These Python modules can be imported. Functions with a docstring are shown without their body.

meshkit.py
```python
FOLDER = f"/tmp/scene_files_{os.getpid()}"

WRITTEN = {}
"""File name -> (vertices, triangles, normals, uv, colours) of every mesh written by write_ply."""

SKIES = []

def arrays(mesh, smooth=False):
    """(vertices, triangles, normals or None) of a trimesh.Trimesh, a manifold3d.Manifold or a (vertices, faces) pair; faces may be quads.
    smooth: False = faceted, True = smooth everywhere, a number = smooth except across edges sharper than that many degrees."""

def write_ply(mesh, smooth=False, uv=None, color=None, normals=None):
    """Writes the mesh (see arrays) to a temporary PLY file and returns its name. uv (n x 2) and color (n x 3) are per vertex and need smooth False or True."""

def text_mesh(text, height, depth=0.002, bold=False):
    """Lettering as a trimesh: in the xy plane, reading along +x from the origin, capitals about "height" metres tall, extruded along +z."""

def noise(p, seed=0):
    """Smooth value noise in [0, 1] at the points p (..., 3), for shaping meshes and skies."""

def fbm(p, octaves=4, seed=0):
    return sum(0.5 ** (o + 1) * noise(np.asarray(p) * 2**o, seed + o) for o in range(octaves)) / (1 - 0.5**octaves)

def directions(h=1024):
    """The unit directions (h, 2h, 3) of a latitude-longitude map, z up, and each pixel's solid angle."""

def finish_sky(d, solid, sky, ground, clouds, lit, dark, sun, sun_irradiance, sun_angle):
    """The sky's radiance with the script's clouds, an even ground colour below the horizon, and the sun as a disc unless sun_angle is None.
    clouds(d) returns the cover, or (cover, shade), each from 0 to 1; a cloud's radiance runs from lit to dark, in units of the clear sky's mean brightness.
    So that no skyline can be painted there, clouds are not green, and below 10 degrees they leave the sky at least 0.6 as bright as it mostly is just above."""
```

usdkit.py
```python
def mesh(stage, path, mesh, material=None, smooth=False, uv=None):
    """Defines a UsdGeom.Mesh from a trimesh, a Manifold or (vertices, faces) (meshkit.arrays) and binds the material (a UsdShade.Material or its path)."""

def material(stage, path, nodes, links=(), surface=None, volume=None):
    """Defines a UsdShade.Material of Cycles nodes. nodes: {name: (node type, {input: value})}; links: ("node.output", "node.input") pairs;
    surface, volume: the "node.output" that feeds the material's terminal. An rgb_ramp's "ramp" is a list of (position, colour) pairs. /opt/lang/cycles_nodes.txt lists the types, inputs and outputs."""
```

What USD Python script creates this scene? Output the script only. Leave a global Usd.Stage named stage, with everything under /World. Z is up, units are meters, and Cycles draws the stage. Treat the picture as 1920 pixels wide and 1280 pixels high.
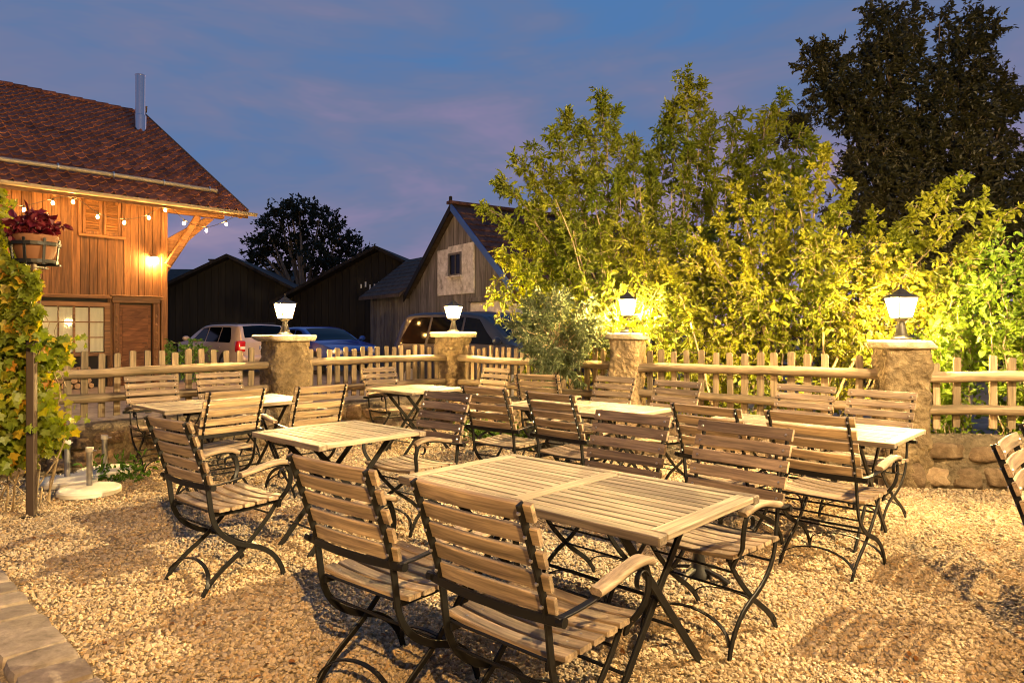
import math, random
import numpy as np, trimesh, usdkit, meshkit
from pxr import Usd, UsdGeom, UsdLux, UsdShade, Gf, Sdf, Vt

rng = np.random.default_rng(7)
random.seed(7)
stage = Usd.Stage.CreateInMemory()
UsdGeom.SetStageUpAxis(stage, 'Z')
UsdGeom.SetStageMetersPerUnit(stage, 1.0)
UsdGeom.Xform.Define(stage, '/World')
UsdGeom.Scope.Define(stage, '/World/Looks')

# ------------------------------------------------------------------ camera, sky, sun, exposure
CAM_H = 1.43
HY = 618.0                       # horizon row in the 1920 x 1280 picture
FPX = 1280.0
cam = UsdGeom.Camera.Define(stage, '/World/camera')
cam.CreateFocalLengthAttr(24.0)
cam.CreateHorizontalApertureAttr(36.0)
cam.CreateVerticalApertureAttr(24.0)
cam.CreateVerticalApertureOffsetAttr(-(640 - HY) / 1920 * 36.0)
cam.CreateClippingRangeAttr((0.05, 5000.0))
cam.CreateExposureAttr(0.0)
cam.AddTranslateOp().Set((0, 0, CAM_H))
cam.AddRotateXOp().Set(90)

SUN_EL, SUN_ROT = math.radians(-1.5), math.radians(20)
dome = UsdLux.DomeLight.Define(stage, '/World/sky')
dome.GetPrim().SetCustomDataByKey('kind', 'structure')
dome.CreateIntensityAttr(1.0)
sky_m = usdkit.material(stage, '/World/Looks/sky', {
    'tc': ('texture_coordinate', {}),
    'sep': ('separate_xyz', {}),
    'sky': ('sky_texture', {'sky_type': 'single_scattering', 'sun_disc': False, 'sun_elevation': SUN_EL, 'sun_rotation': SUN_ROT}),
    'map': ('mapping', {'scale': (1.0, 1.0, 3.6), 'rotation': (0.05, 0.10, 0.5)}),
    'n1': ('noise_texture', {'scale': 2.3, 'detail': 5, 'roughness': 0.52, 'distortion': 0.5}),
    'n2': ('noise_texture', {'scale': 5.5, 'detail': 6, 'roughness': 0.6, 'distortion': 0.8}),
    'add': ('math', {'math_type': 'multiply_add', 'value2': 0.34, 'value3': 0.0}),
    'amp': ('math', {'math_type': 'multiply_add', 'value2': 1.3, 'value3': -0.17}),
    'h': ('math', {'math_type': 'multiply_add', 'value2': -1.15, 'value3': 0.24}),
    'sum': ('math', {'math_type': 'add'}),
    'ramp': ('rgb_ramp', {'ramp': [(0.0, (0.48, 1.38, 3.25)), (0.30, (0.60, 1.36, 2.95)), (0.45, (0.86, 1.34, 2.6)), (0.60, (1.20, 1.40, 2.45)), (0.72, (1.65, 1.52, 2.62)), (0.85, (2.25, 1.80, 2.75)), (1.0, (1.6, 1.45, 2.5))]}),
    'sm': ('mix', {'mix_type': 'mix', 'fac': 0.93}),
    'bg': ('background_shader', {'strength': 0.15}),
}, [('tc.generated', 'sep.vector'), ('tc.generated', 'map.vector'), ('map.vector', 'n1.vector'), ('map.vector', 'n2.vector'),
    ('n2.fac', 'add.value1'), ('n1.fac', 'amp.value1'), ('amp.value', 'add.value3'), ('sep.z', 'h.value1'), ('add.value', 'sum.value1'), ('h.value', 'sum.value2'),
    ('sum.value', 'ramp.fac'), ('sky.color', 'sm.color1'), ('ramp.color', 'sm.color2'), ('sm.color', 'bg.color')], surface='bg.background')
UsdShade.MaterialBindingAPI.Apply(dome.GetPrim()).Bind(sky_m)

sun = UsdLux.DistantLight.Define(stage, '/World/sun')       # the afterglow behind the barns, almost nothing
sun.CreateNormalizeAttr(True)
sun.CreateIntensityAttr(0.03)
sun.CreateAngleAttr(30.0)
sun.CreateColorAttr((1.0, 0.72, 0.75))
sun.AddRotateXYZOp().Set((math.degrees(math.pi / 2 - math.radians(6)), 0, 180 - math.degrees(SUN_ROT)))

LANT = 2700.0
HOUSE_LAMP = 1200.0
YARD_LAMP = 260000.0
BULB = 700.0
LAMP_COL = (1.0, 0.62, 0.20)

# ------------------------------------------------------------------ helpers
U = np.array([0.68, 0.73, 0.0]); U /= np.linalg.norm(U)     # everything in the yard follows this grid
V = np.array([U[1], -U[0], 0.0])
Z = np.array([0, 0, 1.0])


def at(px, py, Y):
    return np.array([(px - 960) / FPX * Y, Y, CAM_H - (py - HY) / FPX * Y])


names = {}


def numbered(parent, name):
    n = names.get((parent, name), 0)
    names[(parent, name)] = n + 1
    return name if n == 0 else f'{name}_{n:03d}'


def path_of(parent):
    return '/World' if parent is None else str(parent.GetPath())


def meta(prim, label=None, cat=None, group=None, kind=None):
    for k, v in (('label', label), ('category', cat), ('group', group), ('kind', kind)):
        if v:
            prim.SetCustomDataByKey(k, v)
    return prim


def thing(name, label, cat, loc=(0, 0, 0), yaw=0.0, group=None):
    p = '/World/' + numbered('/World', name)
    x = UsdGeom.Xform.Define(stage, p)
    x.AddTranslateOp().Set(Gf.Vec3d(*map(float, loc)))
    x.AddRotateZOp().Set(float(yaw))
    return meta(x.GetPrim(), label, cat, group)


def copy_of(proto, name, label, cat, loc, yaw=0.0, group=None, scale=None):
    p = '/World/' + numbered('/World', name)
    x = UsdGeom.Xform.Define(stage, p)
    x.GetPrim().GetReferences().AddInternalReference(proto.GetPath())
    x.AddTranslateOp().Set(Gf.Vec3d(*map(float, loc)))
    x.AddRotateZOp().Set(float(yaw))
    if scale:
        x.AddScaleOp().Set(Gf.Vec3f(*scale))
    x.GetPrim().SetInstanceable(True)
    return meta(x.GetPrim(), label, cat, group)


def class_prim(name):
    return stage.CreateClassPrim('/World/' + name)


def part(name, mesh, mat, parent, smooth=False, label=None, kind=None):
    if isinstance(mesh, MB):
        mesh = mesh.mesh()
    p = path_of(parent) + '/' + numbered(path_of(parent), name)
    m = usdkit.mesh(stage, p, mesh, M[mat] if isinstance(mat, str) else mat, smooth=smooth)
    return meta(m.GetPrim(), label, None, None, kind)


def single(name, mesh, mat, label, cat, group=None, smooth=False):
    return meta(part(name, mesh, mat, None, smooth), label, cat, group)


def setting(name, mesh, mat, smooth=False):
    return meta(part(name, mesh, mat, None, smooth), kind='structure')


class MB:
    """Collects shapes into one mesh."""

    def __init__(self):
        self.v, self.f, self.n = [], [], 0

    def add(self, v, f):
        v = np.asarray(v, float); f = np.asarray(f, int)
        if f.ndim == 2 and f.shape[1] == 4:
            f = np.vstack([f[:, [0, 1, 2]], f[:, [0, 2, 3]]])
        self.v.append(v); self.f.append(f + self.n); self.n += len(v)
        return self

    def tm(self, m):
        return self.add(m.vertices, m.faces)

    def box(self, c, size, ax=None, bev=0.0):
        """Box about c; ax: 3 x 3 rows of its own axes."""
        hx, hy, hz = np.asarray(size, float) / 2
        if bev > 0:
            b = min(bev, hx * .9, hy * .9, hz * .9)
            pts = []
            for sx in (-1, 1):
                for sy in (-1, 1):
                    for sz in (-1, 1):
                        pts += [(sx * (hx - b), sy * (hy - b), sz * hz), (sx * (hx - b), sy * hy, sz * (hz - b)), (sx * hx, sy * (hy - b), sz * (hz - b))]
            m = trimesh.convex.convex_hull(np.array(pts))
            v, f = np.array(m.vertices), np.array(m.faces)
        else:
            v = np.array([(x, y, z) for x in (-hx, hx) for y in (-hy, hy) for z in (-hz, hz)])
            f = np.array([(0, 1, 3, 2), (4, 6, 7, 5), (0, 4, 5, 1), (2, 3, 7, 6), (0, 2, 6, 4), (1, 5, 7, 3)])
        if ax is not None:
            v = v @ np.asarray(ax, float)
        return self.add(v + np.asarray(c, float), f)

    def sweep(self, pts, prof, up=Z, closed_prof=True):
        """prof: list of (b, a) coordinates, a along 'up', b across; may be a list per point."""
        p = np.asarray(pts, float)
        t = np.gradient(p, axis=0); t /= np.linalg.norm(t, axis=1, keepdims=True) + 1e-12
        up = np.broadcast_to(np.asarray(up, float), p.shape)
        a = up - (up * t).sum(1, keepdims=True) * t
        bad = np.linalg.norm(a, axis=1) < 1e-4
        if bad.any():
            a[bad] = np.array([1.0, .013, 0.02])
            a -= (a * t).sum(1, keepdims=True) * t
        a /= np.linalg.norm(a, axis=1, keepdims=True)
        b = np.cross(t, a)
        pr = np.asarray(prof, float)
        if pr.ndim == 2:
            pr = np.broadcast_to(pr, (len(p),) + pr.shape)
        m = pr.shape[1]
        v = p[:, None] + pr[:, :, :1] * b[:, None] + pr[:, :, 1:] * a[:, None]
        i, j = np.meshgrid(np.arange(len(p) - 1), np.arange(m), indexing='ij')
        q = np.stack([i * m + j, i * m + (j + 1) % m, (i + 1) * m + (j + 1) % m, (i + 1) * m + j], -1).reshape(-1, 4)
        f = np.vstack([q[:, [0, 2, 1]], q[:, [0, 3, 2]]])
        cap = np.array([(0, k, k + 1) for k in range(1, m - 1)])
        f = np.vstack([f, cap, cap[:, ::-1] + (len(p) - 1) * m])
        return self.add(v.reshape(-1, 3), f)

    def bar(self, pts, w, h, up=Z, bev=0.15):
        c = min(w, h) * bev
        x, y = w / 2, h / 2
        return self.sweep(pts, [(-x + c, -y), (x - c, -y), (x, -y + c), (x, y - c), (x - c, y), (-x + c, y), (-x, y - c), (-x, -y + c)], up)

    def tube(self, pts, r, sides=8, up=None):
        p = np.asarray(pts, float)
        if up is None:
            d = np.abs(p[-1] - p[0]); up = np.eye(3)[np.argmin(d)]
        ang = np.arange(sides) * 2 * np.pi / sides
        c = np.stack([np.cos(ang), np.sin(ang)], 1)
        rr = np.broadcast_to(np.asarray(r, float), (len(p),))
        return self.sweep(p, rr[:, None, None] * c[None], up)

    def lathe(self, prof, c=(0, 0, 0), n=20):
        """prof: (r, z) from bottom to top."""
        pr = np.asarray(prof, float); k = len(pr)
        ang = np.arange(n) * 2 * np.pi / n
        v = np.stack([pr[:, None, 0] * np.cos(ang), pr[:, None, 0] * np.sin(ang), np.broadcast_to(pr[:, None, 1], (k, n))], -1).reshape(-1, 3)
        i, j = np.meshgrid(np.arange(k - 1), np.arange(n), indexing='ij')
        q = np.stack([i * n + j, i * n + (j + 1) % n, (i + 1) * n + (j + 1) % n, (i + 1) * n + j], -1).reshape(-1, 4)
        f = np.vstack([q[:, [0, 1, 2]], q[:, [0, 2, 3]]])
        bot = np.array([(0, x + 1, x) for x in range(1, n - 1)]); top = np.array([(0, x, x + 1) for x in range(1, n - 1)]) + (k - 1) * n
        return self.add(v + np.asarray(c, float), np.vstack([f, bot, top]))

    def sphere(self, c, r, sub=1):
        m = trimesh.creation.icosphere(sub, 1.0)
        return self.add(m.vertices * np.asarray(r) + np.asarray(c, float), m.faces)

    def quad(self, a, b, c, d):
        return self.add([a, b, c, d], [(0, 1, 2), (0, 2, 3)])

    def prism(self, poly, d):
        """Convex polygon (n x 3) extruded by vector d."""
        p = np.asarray(poly, float); n = len(p)
        v = np.vstack([p, p + np.asarray(d, float)])
        f = [(0, k + 1, k) for k in range(1, n - 1)] + [(n, n + k, n + k + 1) for k in range(1, n - 1)]
        for k in range(n):
            f += [(k, (k + 1) % n, n + (k + 1) % n), (k, n + (k + 1) % n, n + k)]
        f = np.array(f)
        m = trimesh.Trimesh(v, f, process=False)
        if m.volume < 0:
            f = f[:, ::-1]
        return self.add(v, f)

    def mesh(self):
        return trimesh.Trimesh(np.vstack(self.v), np.vstack(self.f), process=False)


def rot_z(a):
    c, s = math.cos(a), math.sin(a)
    return np.array([[c, -s, 0], [s, c, 0], [0, 0, 1.0]])


_stone_base = trimesh.creation.box((2, 2, 2)).subdivide().subdivide()
_stone_lo = trimesh.creation.box((2, 2, 2)).subdivide()


def stone(size, seed, power=5.0, rough=0.12, lo=False):
    """Rounded irregular block with half sizes 'size'."""
    b = _stone_lo if lo else _stone_base
    v = np.array(b.vertices)
    v = v / (np.abs(v) ** power).sum(1, keepdims=True) ** (1 / power)
    n = meshkit.fbm(v * 1.3 + seed * 7.31, 3, seed % 97) - 0.5
    v = v * (1 + rough * 2 * n[:, None])
    sh = np.random.default_rng(seed).uniform(-.12, .12, 4)
    v[:, 0] *= 1 + sh[0] * v[:, 2]; v[:, 2] *= 1 + sh[1] * v[:, 0]; v[:, 0] += sh[2] * v[:, 2]
    return v * np.asarray(size), np.array(b.faces)


# ------------------------------------------------------------------ materials
M = {}
LK = '/World/Looks/'


def plain(name, col, rough=0.6, metal=0.0, spec=0.5, coat=0.0):
    M[name] = usdkit.material(stage, LK + name, {'p': ('principled_bsdf', {'base_color': col, 'roughness': rough, 'metallic': metal, 'specular_ior_level': spec, 'coat_weight': coat})}, surface='p.BSDF')


def wood(name, axis, cols, grain=1.0, rough=0.65, bump=0.35, var=0.35, dirt=(0.10, 0.085, 0.07), dirt_amt=0.35, spec=0.3, weather=None):
    """Grain stretched along the mesh's own axis; tone differs per piece."""
    sc = [26.0 * grain] * 3; sc['xyz'.index(axis)] = 1.6 * grain
    sc2 = [95.0 * grain] * 3; sc2['xyz'.index(axis)] = 3.0 * grain
    sc3 = [9.0 * grain] * 3; sc3['xyz'.index(axis)] = 2.4 * grain
    nodes = {
        'tc': ('texture_coordinate', {}), 'oi': ('object_info', {}), 'g': ('geometry', {}),
        'off': ('vector_math', {'math_type': 'multiply_add', 'vector2': (37.0, 19.0, 53.0)}),
        'cmb': ('combine_xyz', {}),
        'm1': ('mapping', {'scale': sc}), 'm2': ('mapping', {'scale': sc2}),
        'n1': ('noise_texture', {'scale': 1.0, 'detail': 4, 'roughness': 0.6, 'distortion': 0.6}),
        'n2': ('noise_texture', {'scale': 1.0, 'detail': 3, 'roughness': 0.6}),
        'm3': ('mapping', {'scale': sc3}),
        'n3': ('noise_texture', {'scale': 1.0, 'detail': 6, 'roughness': 0.7, 'distortion': 0.8}),
        'st': ('map_range', {'from_min': 0.35, 'from_max': 0.65, 'to_min': 0.72, 'to_max': 1.22}),
        'hs2': ('hsv', {}),
        'ramp': ('rgb_ramp', {'ramp': [(0.32, cols[0]), (0.5, cols[1]), (0.68, cols[2])]}),
        'rv': ('map_range', {'from_min': 0.0, 'from_max': 1.0, 'to_min': 1 - var, 'to_max': 1 + var}),
        'hs': ('hsv', {}),
        'dr': ('rgb_ramp', {'ramp': [(0.45, (0, 0, 0)), (0.72, (1, 1, 1))]}),
        'da': ('math', {'math_type': 'multiply', 'value2': dirt_amt}),
        'mx': ('mix', {'mix_type': 'mix', 'color2': dirt}),
        'fine': ('math', {'math_type': 'multiply_add', 'value2': 0.5}),
        'b': ('bump', {'strength': bump, 'distance': 0.004}),
        'p': ('principled_bsdf', {'roughness': rough, 'specular_ior_level': spec}),
    }
    links = [('oi.random', 'cmb.x'), ('oi.random', 'cmb.y'), ('oi.random', 'cmb.z'), ('cmb.vector', 'off.vector1'), ('tc.object', 'off.vector3'),
             ('off.vector', 'm1.vector'), ('off.vector', 'm2.vector'), ('m1.vector', 'n1.vector'), ('m2.vector', 'n2.vector'), ('off.vector', 'm3.vector'), ('m3.vector', 'n3.vector'), ('n2.fac', 'st.value'), ('st.result', 'hs2.value'), ('mx.color', 'hs2.color'),
             ('n1.fac', 'ramp.fac'), ('oi.random', 'rv.value'), ('rv.result', 'hs.value'), ('ramp.color', 'hs.color'),
             ('n3.fac', 'dr.fac'), ('dr.color', 'da.value1'), ('da.value', 'mx.fac'), ('hs.color', 'mx.color1'),
             ('n2.fac', 'fine.value1'), ('n1.fac', 'fine.value3'), ('fine.value', 'b.height'), ('hs2.color', 'p.base_color'), ('b.normal', 'p.normal')]
    if weather:      # the faces that look up and forward have greyed, the sheltered backs kept their colour
        nodes.update({'ns': ('separate_xyz', {}), 'nz': ('math', {'math_type': 'multiply_add', 'value2': 0.7}), 'wf': ('map_range', {'from_min': -0.35, 'from_max': 0.25, 'to_min': 0.0, 'to_max': 1.0, 'clamp': True}),
                      'wt': ('mix', {'mix_type': 'mix', 'color1': weather[0], 'color2': weather[1]}), 'wm': ('mix', {'mix_type': 'multiply', 'fac': 1.0})})
        links = [x for x in links if x != ('hs2.color', 'p.base_color')] + [('tc.normal', 'ns.vector'), ('ns.z', 'nz.value1'), ('ns.y', 'nz.value3'), ('nz.value', 'wf.value'), ('wf.result', 'wt.fac'),
                 ('hs2.color', 'wm.color1'), ('wt.color', 'wm.color2'), ('wm.color', 'p.base_color')]
    M[name] = usdkit.material(stage, LK + name, nodes, links, surface='p.BSDF')


def rocky(name, cols, scale=6.0, bump=0.6, dist=0.02, rough=0.85, var=0.25, crack=0.0):
    nodes = {
        'tc': ('texture_coordinate', {}), 'oi': ('object_info', {}), 'g': ('geometry', {}),
        'n1': ('noise_texture', {'scale': scale, 'detail': 6, 'roughness': 0.65, 'distortion': 0.4}),
        'n2': ('noise_texture', {'scale': scale * 3, 'detail': 6, 'roughness': 0.65}),
        'vo': ('voronoi_texture', {'scale': scale * 3.2, 'feature': 'f1'}),
        'ramp': ('rgb_ramp', {'ramp': [(0.25, cols[0]), (0.45, cols[1]), (0.6, cols[2]), (0.75, cols[3])]}),
        'rv': ('map_range', {'from_min': 0.0, 'from_max': 1.0, 'to_min': 1 - var, 'to_max': 1 + var}),
        'hs': ('hsv', {}),
        'sp': ('math', {'math_type': 'multiply_add', 'value2': 0.55}),
        'sp2': ('math', {'math_type': 'multiply_add', 'value2': 0.35}),
        'mr': ('map_range', {'from_min': 0.3, 'from_max': 0.7, 'to_min': 0.72, 'to_max': 1.2}),
        'hs2': ('hsv', {}),
        'b': ('bump', {'strength': bump, 'distance': dist}),
        'p': ('principled_bsdf', {'roughness': rough, 'specular_ior_level': 0.25}),
    }
    links = [('tc.object', 'n1.vector'), ('tc.object', 'n2.vector'), ('tc.object', 'vo.vector'), ('n1.fac', 'ramp.fac'), ('oi.random', 'rv.value'), ('rv.result', 'hs.value'),
             ('ramp.color', 'hs.color'), ('n2.fac', 'mr.value'), ('mr.result', 'hs2.value'), ('hs.color', 'hs2.color'), ('n2.fac', 'sp.value1'), ('n1.fac', 'sp.value3'),
             ('vo.distance', 'sp2.value1'), ('sp.value', 'sp2.value3'), ('sp2.value', 'b.height'), ('hs2.color', 'p.base_color'), ('b.normal', 'p.normal')]
    M[name] = usdkit.material(stage, LK + name, nodes, links, surface='p.BSDF')


def leafy(name, cols, trans=0.45, rough=0.45, spec=0.35, by_object=False):
    nodes = {
        'g': ('geometry', {}), 'oi': ('object_info', {}),
        'ramp': ('rgb_ramp', {'ramp': cols}),
        'n': ('noise_texture', {'scale': 1.1, 'detail': 2}),
        'f': ('math', {'math_type': 'multiply_add', 'value2': 0.75}),
        'nm': ('map_range', {'from_min': 0.3, 'from_max': 0.7, 'to_min': 0.0, 'to_max': 0.25}),
        'p': ('principled_bsdf', {'roughness': rough, 'specular_ior_level': spec}),
        't': ('translucent_bsdf', {}),
        'hs': ('hsv', {'saturation': 1.1, 'value': 1.25}),
        'mx': ('mix_closure', {'fac': trans}),
    }
    links = [('oi.random' if by_object else 'g.random_per_island', 'f.value1'), ('g.position', 'n.vector'), ('n.fac', 'nm.value'), ('nm.result', 'f.value3'), ('f.value', 'ramp.fac'),
             ('ramp.color', 'p.base_color'), ('ramp.color', 'hs.color'), ('hs.color', 't.color'), ('p.BSDF', 'mx.closure1'), ('t.BSDF', 'mx.closure2')]
    M[name] = usdkit.material(stage, LK + name, nodes, links, surface='mx.closure')


def glow(name, col, strength):
    M[name] = usdkit.material(stage, LK + name, {'e': ('emission', {'color': col, 'strength': strength})}, surface='e.emission')


teak = ((0.085, 0.066, 0.046), (0.185, 0.146, 0.100), (0.285, 0.228, 0.157))
wood('chair_wood', 'x', teak, var=0.26, dirt=(0.11, 0.08, 0.075), dirt_amt=0.65, weather=((1.50, 1.40, 1.17), (0.96, 0.90, 0.88)))
wood('arm_wood', 'y', ((0.165, 0.125, 0.082), (0.25, 0.19, 0.13), (0.32, 0.25, 0.175)), var=0.2, dirt_amt=0.3)
wood('table_wood_long', 'x', ((0.095, 0.076, 0.055), (0.175, 0.143, 0.105), (0.255, 0.21, 0.155)), var=0.24, dirt=(0.11, 0.085, 0.07), dirt_amt=0.55)
wood('table_wood_cross', 'y', ((0.165, 0.132, 0.092), (0.25, 0.203, 0.145), (0.32, 0.265, 0.195)), var=0.16, dirt_amt=0.35)
fence_cols = ((0.11, 0.080, 0.048), (0.19, 0.142, 0.088), (0.27, 0.205, 0.13))
wood('fence_wood_up', 'z', fence_cols, var=0.28, dirt=(0.09, 0.085, 0.05), dirt_amt=0.55)
wood('fence_wood_along', 'x', ((0.11, 0.080, 0.048), (0.195, 0.145, 0.09), (0.28, 0.215, 0.14)), var=0.2, dirt=(0.06, 0.055, 0.03), dirt_amt=0.5, bump=0.5)
house_cols = ((0.070, 0.029, 0.010), (0.15, 0.066, 0.023), (0.23, 0.108, 0.040))
wood('house_board', 'z', house_cols, grain=0.6, var=0.25, dirt=(0.05, 0.025, 0.012), dirt_amt=0.6)
wood('house_beam', 'x', ((0.095, 0.042, 0.015), (0.17, 0.08, 0.03), (0.25, 0.125, 0.05)), grain=0.6, var=0.2)
wood('house_door', 'x', ((0.075, 0.026, 0.010), (0.13, 0.048, 0.018), (0.18, 0.07, 0.026)), grain=0.8, var=0.2, dirt=(0.03, 0.012, 0.006))
wood('barn_board', 'z', ((0.075, 0.068, 0.062), (0.145, 0.135, 0.125), (0.22, 0.205, 0.19)), grain=0.5, var=0.3, dirt=(0.05, 0.04, 0.035), dirt_amt=0.6)
wood('barn_board_brown', 'z', ((0.10, 0.055, 0.028), (0.17, 0.095, 0.05), (0.24, 0.14, 0.075)), grain=0.5, var=0.3)
wood('dark_board', 'z', ((0.005, 0.004, 0.0035), (0.009, 0.0075, 0.006), (0.015, 0.012, 0.009)), grain=0.4, var=0.2, dirt=(0.005, 0.004, 0.003))
wood('bark', 'z', ((0.09, 0.065, 0.04), (0.17, 0.125, 0.08), (0.25, 0.19, 0.12)), grain=0.8, var=0.2, bump=0.6)
wood('stem', 'z', ((0.16, 0.115, 0.06), (0.26, 0.195, 0.11), (0.36, 0.28, 0.17)), grain=0.8, var=0.2, bump=0.4)
wood('log_end', 'x', ((0.30, 0.17, 0.07), (0.42, 0.25, 0.11), (0.5, 0.31, 0.15)), grain=0.8, var=0.3)
plain('iron', (0.006, 0.006, 0.006), 0.45, 0.0, 0.22)
plain('screw', (0.55, 0.52, 0.48), 0.3, 1.0)
plain('zinc', (0.42, 0.42, 0.42), 0.38, 0.9)
plain('steel_pipe', (0.55, 0.56, 0.58), 0.22, 1.0)
plain('gutter_paint', (0.34, 0.27, 0.17), 0.5, 0.2)
plain('lantern_metal', (0.02, 0.018, 0.016), 0.45, 0.4)
plain('blue_paint', (0.03, 0.085, 0.30), 0.5)
plain('parasol_base', (0.62, 0.60, 0.52), 0.6)
plain('planter_dark', (0.022, 0.022, 0.023), 0.5)
plain('terracotta_pot', (0.12, 0.05, 0.02), 0.85)
plain('curtain', (0.62, 0.55, 0.42), 0.9)
plain('dark_inside', (0.012, 0.010, 0.009), 0.9)
plain('tyre', (0.012, 0.012, 0.012), 0.8)
plain('rim', (0.5, 0.5, 0.52), 0.3, 0.9)
plain('car_pink_beige', (0.56, 0.43, 0.37), 0.30, 0.3, 0.5, 0.8)
plain('car_blue', (0.012, 0.05, 0.32), 0.28, 0.2, 0.5, 0.9)
plain('car_navy', (0.004, 0.007, 0.024), 0.35, 0.0, 0.3, 0.15)
plain('car_glass', (0.0015, 0.0017, 0.002), 0.05, 0.0, 0.15)
plain('car_black', (0.012, 0.012, 0.012), 0.5)
plain('chrome', (0.75, 0.75, 0.76), 0.15, 1.0)
plain('lamp_red', (0.55, 0.012, 0.012), 0.2, 0.0, 0.6, 0.6)
plain('lamp_clear', (0.75, 0.70, 0.66), 0.15, 0.0, 0.6, 0.6)
plain('plate_white', (0.78, 0.76, 0.68), 0.5)
plain('plate_blue', (0.02, 0.06, 0.30), 0.5)
plain('black_print', (0.015, 0.015, 0.015), 0.6)
plain('sticker_green', (0.05, 0.45, 0.28), 0.5)
plain('clay_orange', (0.50, 0.19, 0.045), 0.8)
plain('rust_iron', (0.035, 0.020, 0.011), 0.7)
plain('cable', (0.02, 0.02, 0.02), 0.5)
rocky('pillar_stone', ((0.07, 0.05, 0.032), (0.17, 0.125, 0.07), (0.26, 0.195, 0.11), (0.36, 0.29, 0.185)), 6.0, 1.0, 0.06)
rocky('cap_stone', ((0.28, 0.235, 0.16), (0.40, 0.34, 0.24), (0.47, 0.41, 0.30), (0.55, 0.49, 0.38)), 8.0, 0.7, 0.02)
rocky('wall_stone', ((0.07, 0.045, 0.028), (0.16, 0.11, 0.065), (0.24, 0.175, 0.11), (0.33, 0.26, 0.17)), 5.0, 0.9, 0.03, var=0.4)
rocky('mortar', ((0.06, 0.045, 0.028), (0.12, 0.095, 0.06), (0.18, 0.145, 0.095), (0.25, 0.205, 0.14)), 6.0, 1.0, 0.05)
rocky('sett_stone', ((0.11, 0.09, 0.072), (0.185, 0.155, 0.125), (0.23, 0.195, 0.16), (0.30, 0.255, 0.21)), 9.0, 0.6, 0.008, var=0.22)
rocky('plaster', ((0.40, 0.37, 0.33), (0.55, 0.52, 0.47), (0.62, 0.59, 0.54), (0.66, 0.63, 0.58)), 2.5, 0.4, 0.01)
rocky('plaster_worn', ((0.10, 0.09, 0.08), (0.50, 0.48, 0.45), (0.60, 0.58, 0.56), (0.64, 0.62, 0.60)), 3.0, 0.5, 0.01)
rocky('roof_tile', ((0.07, 0.024, 0.013), (0.16, 0.052, 0.026), (0.24, 0.080, 0.038), (0.32, 0.12, 0.06)), 4.0, 0.4, 0.004, var=0.4, rough=0.75)
rocky('roof_tile_dark', ((0.03, 0.016, 0.013), (0.07, 0.033, 0.025), (0.10, 0.046, 0.034), (0.14, 0.066, 0.048)), 4.0, 0.4, 0.004, var=0.3)
rocky('roof_old', ((0.03, 0.022, 0.018), (0.06, 0.045, 0.036), (0.085, 0.062, 0.048), (0.11, 0.08, 0.06)), 4.0, 0.4, 0.01, var=0.3)
rocky('dark_roof', ((0.012, 0.009, 0.008), (0.02, 0.016, 0.013), (0.03, 0.023, 0.018), (0.04, 0.03, 0.024)), 4.0, 0.4, 0.01, var=0.3)
rocky('yard_ground', ((0.12, 0.095, 0.075), (0.20, 0.165, 0.13), (0.25, 0.205, 0.165), (0.30, 0.25, 0.2)), 3.0, 0.6, 0.02, rough=0.9)
rocky('gravel_ground', ((0.10, 0.075, 0.045), (0.21, 0.165, 0.105), (0.30, 0.245, 0.165), (0.40, 0.34, 0.25)), 30.0, 1.0, 0.012, rough=0.9)
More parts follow.
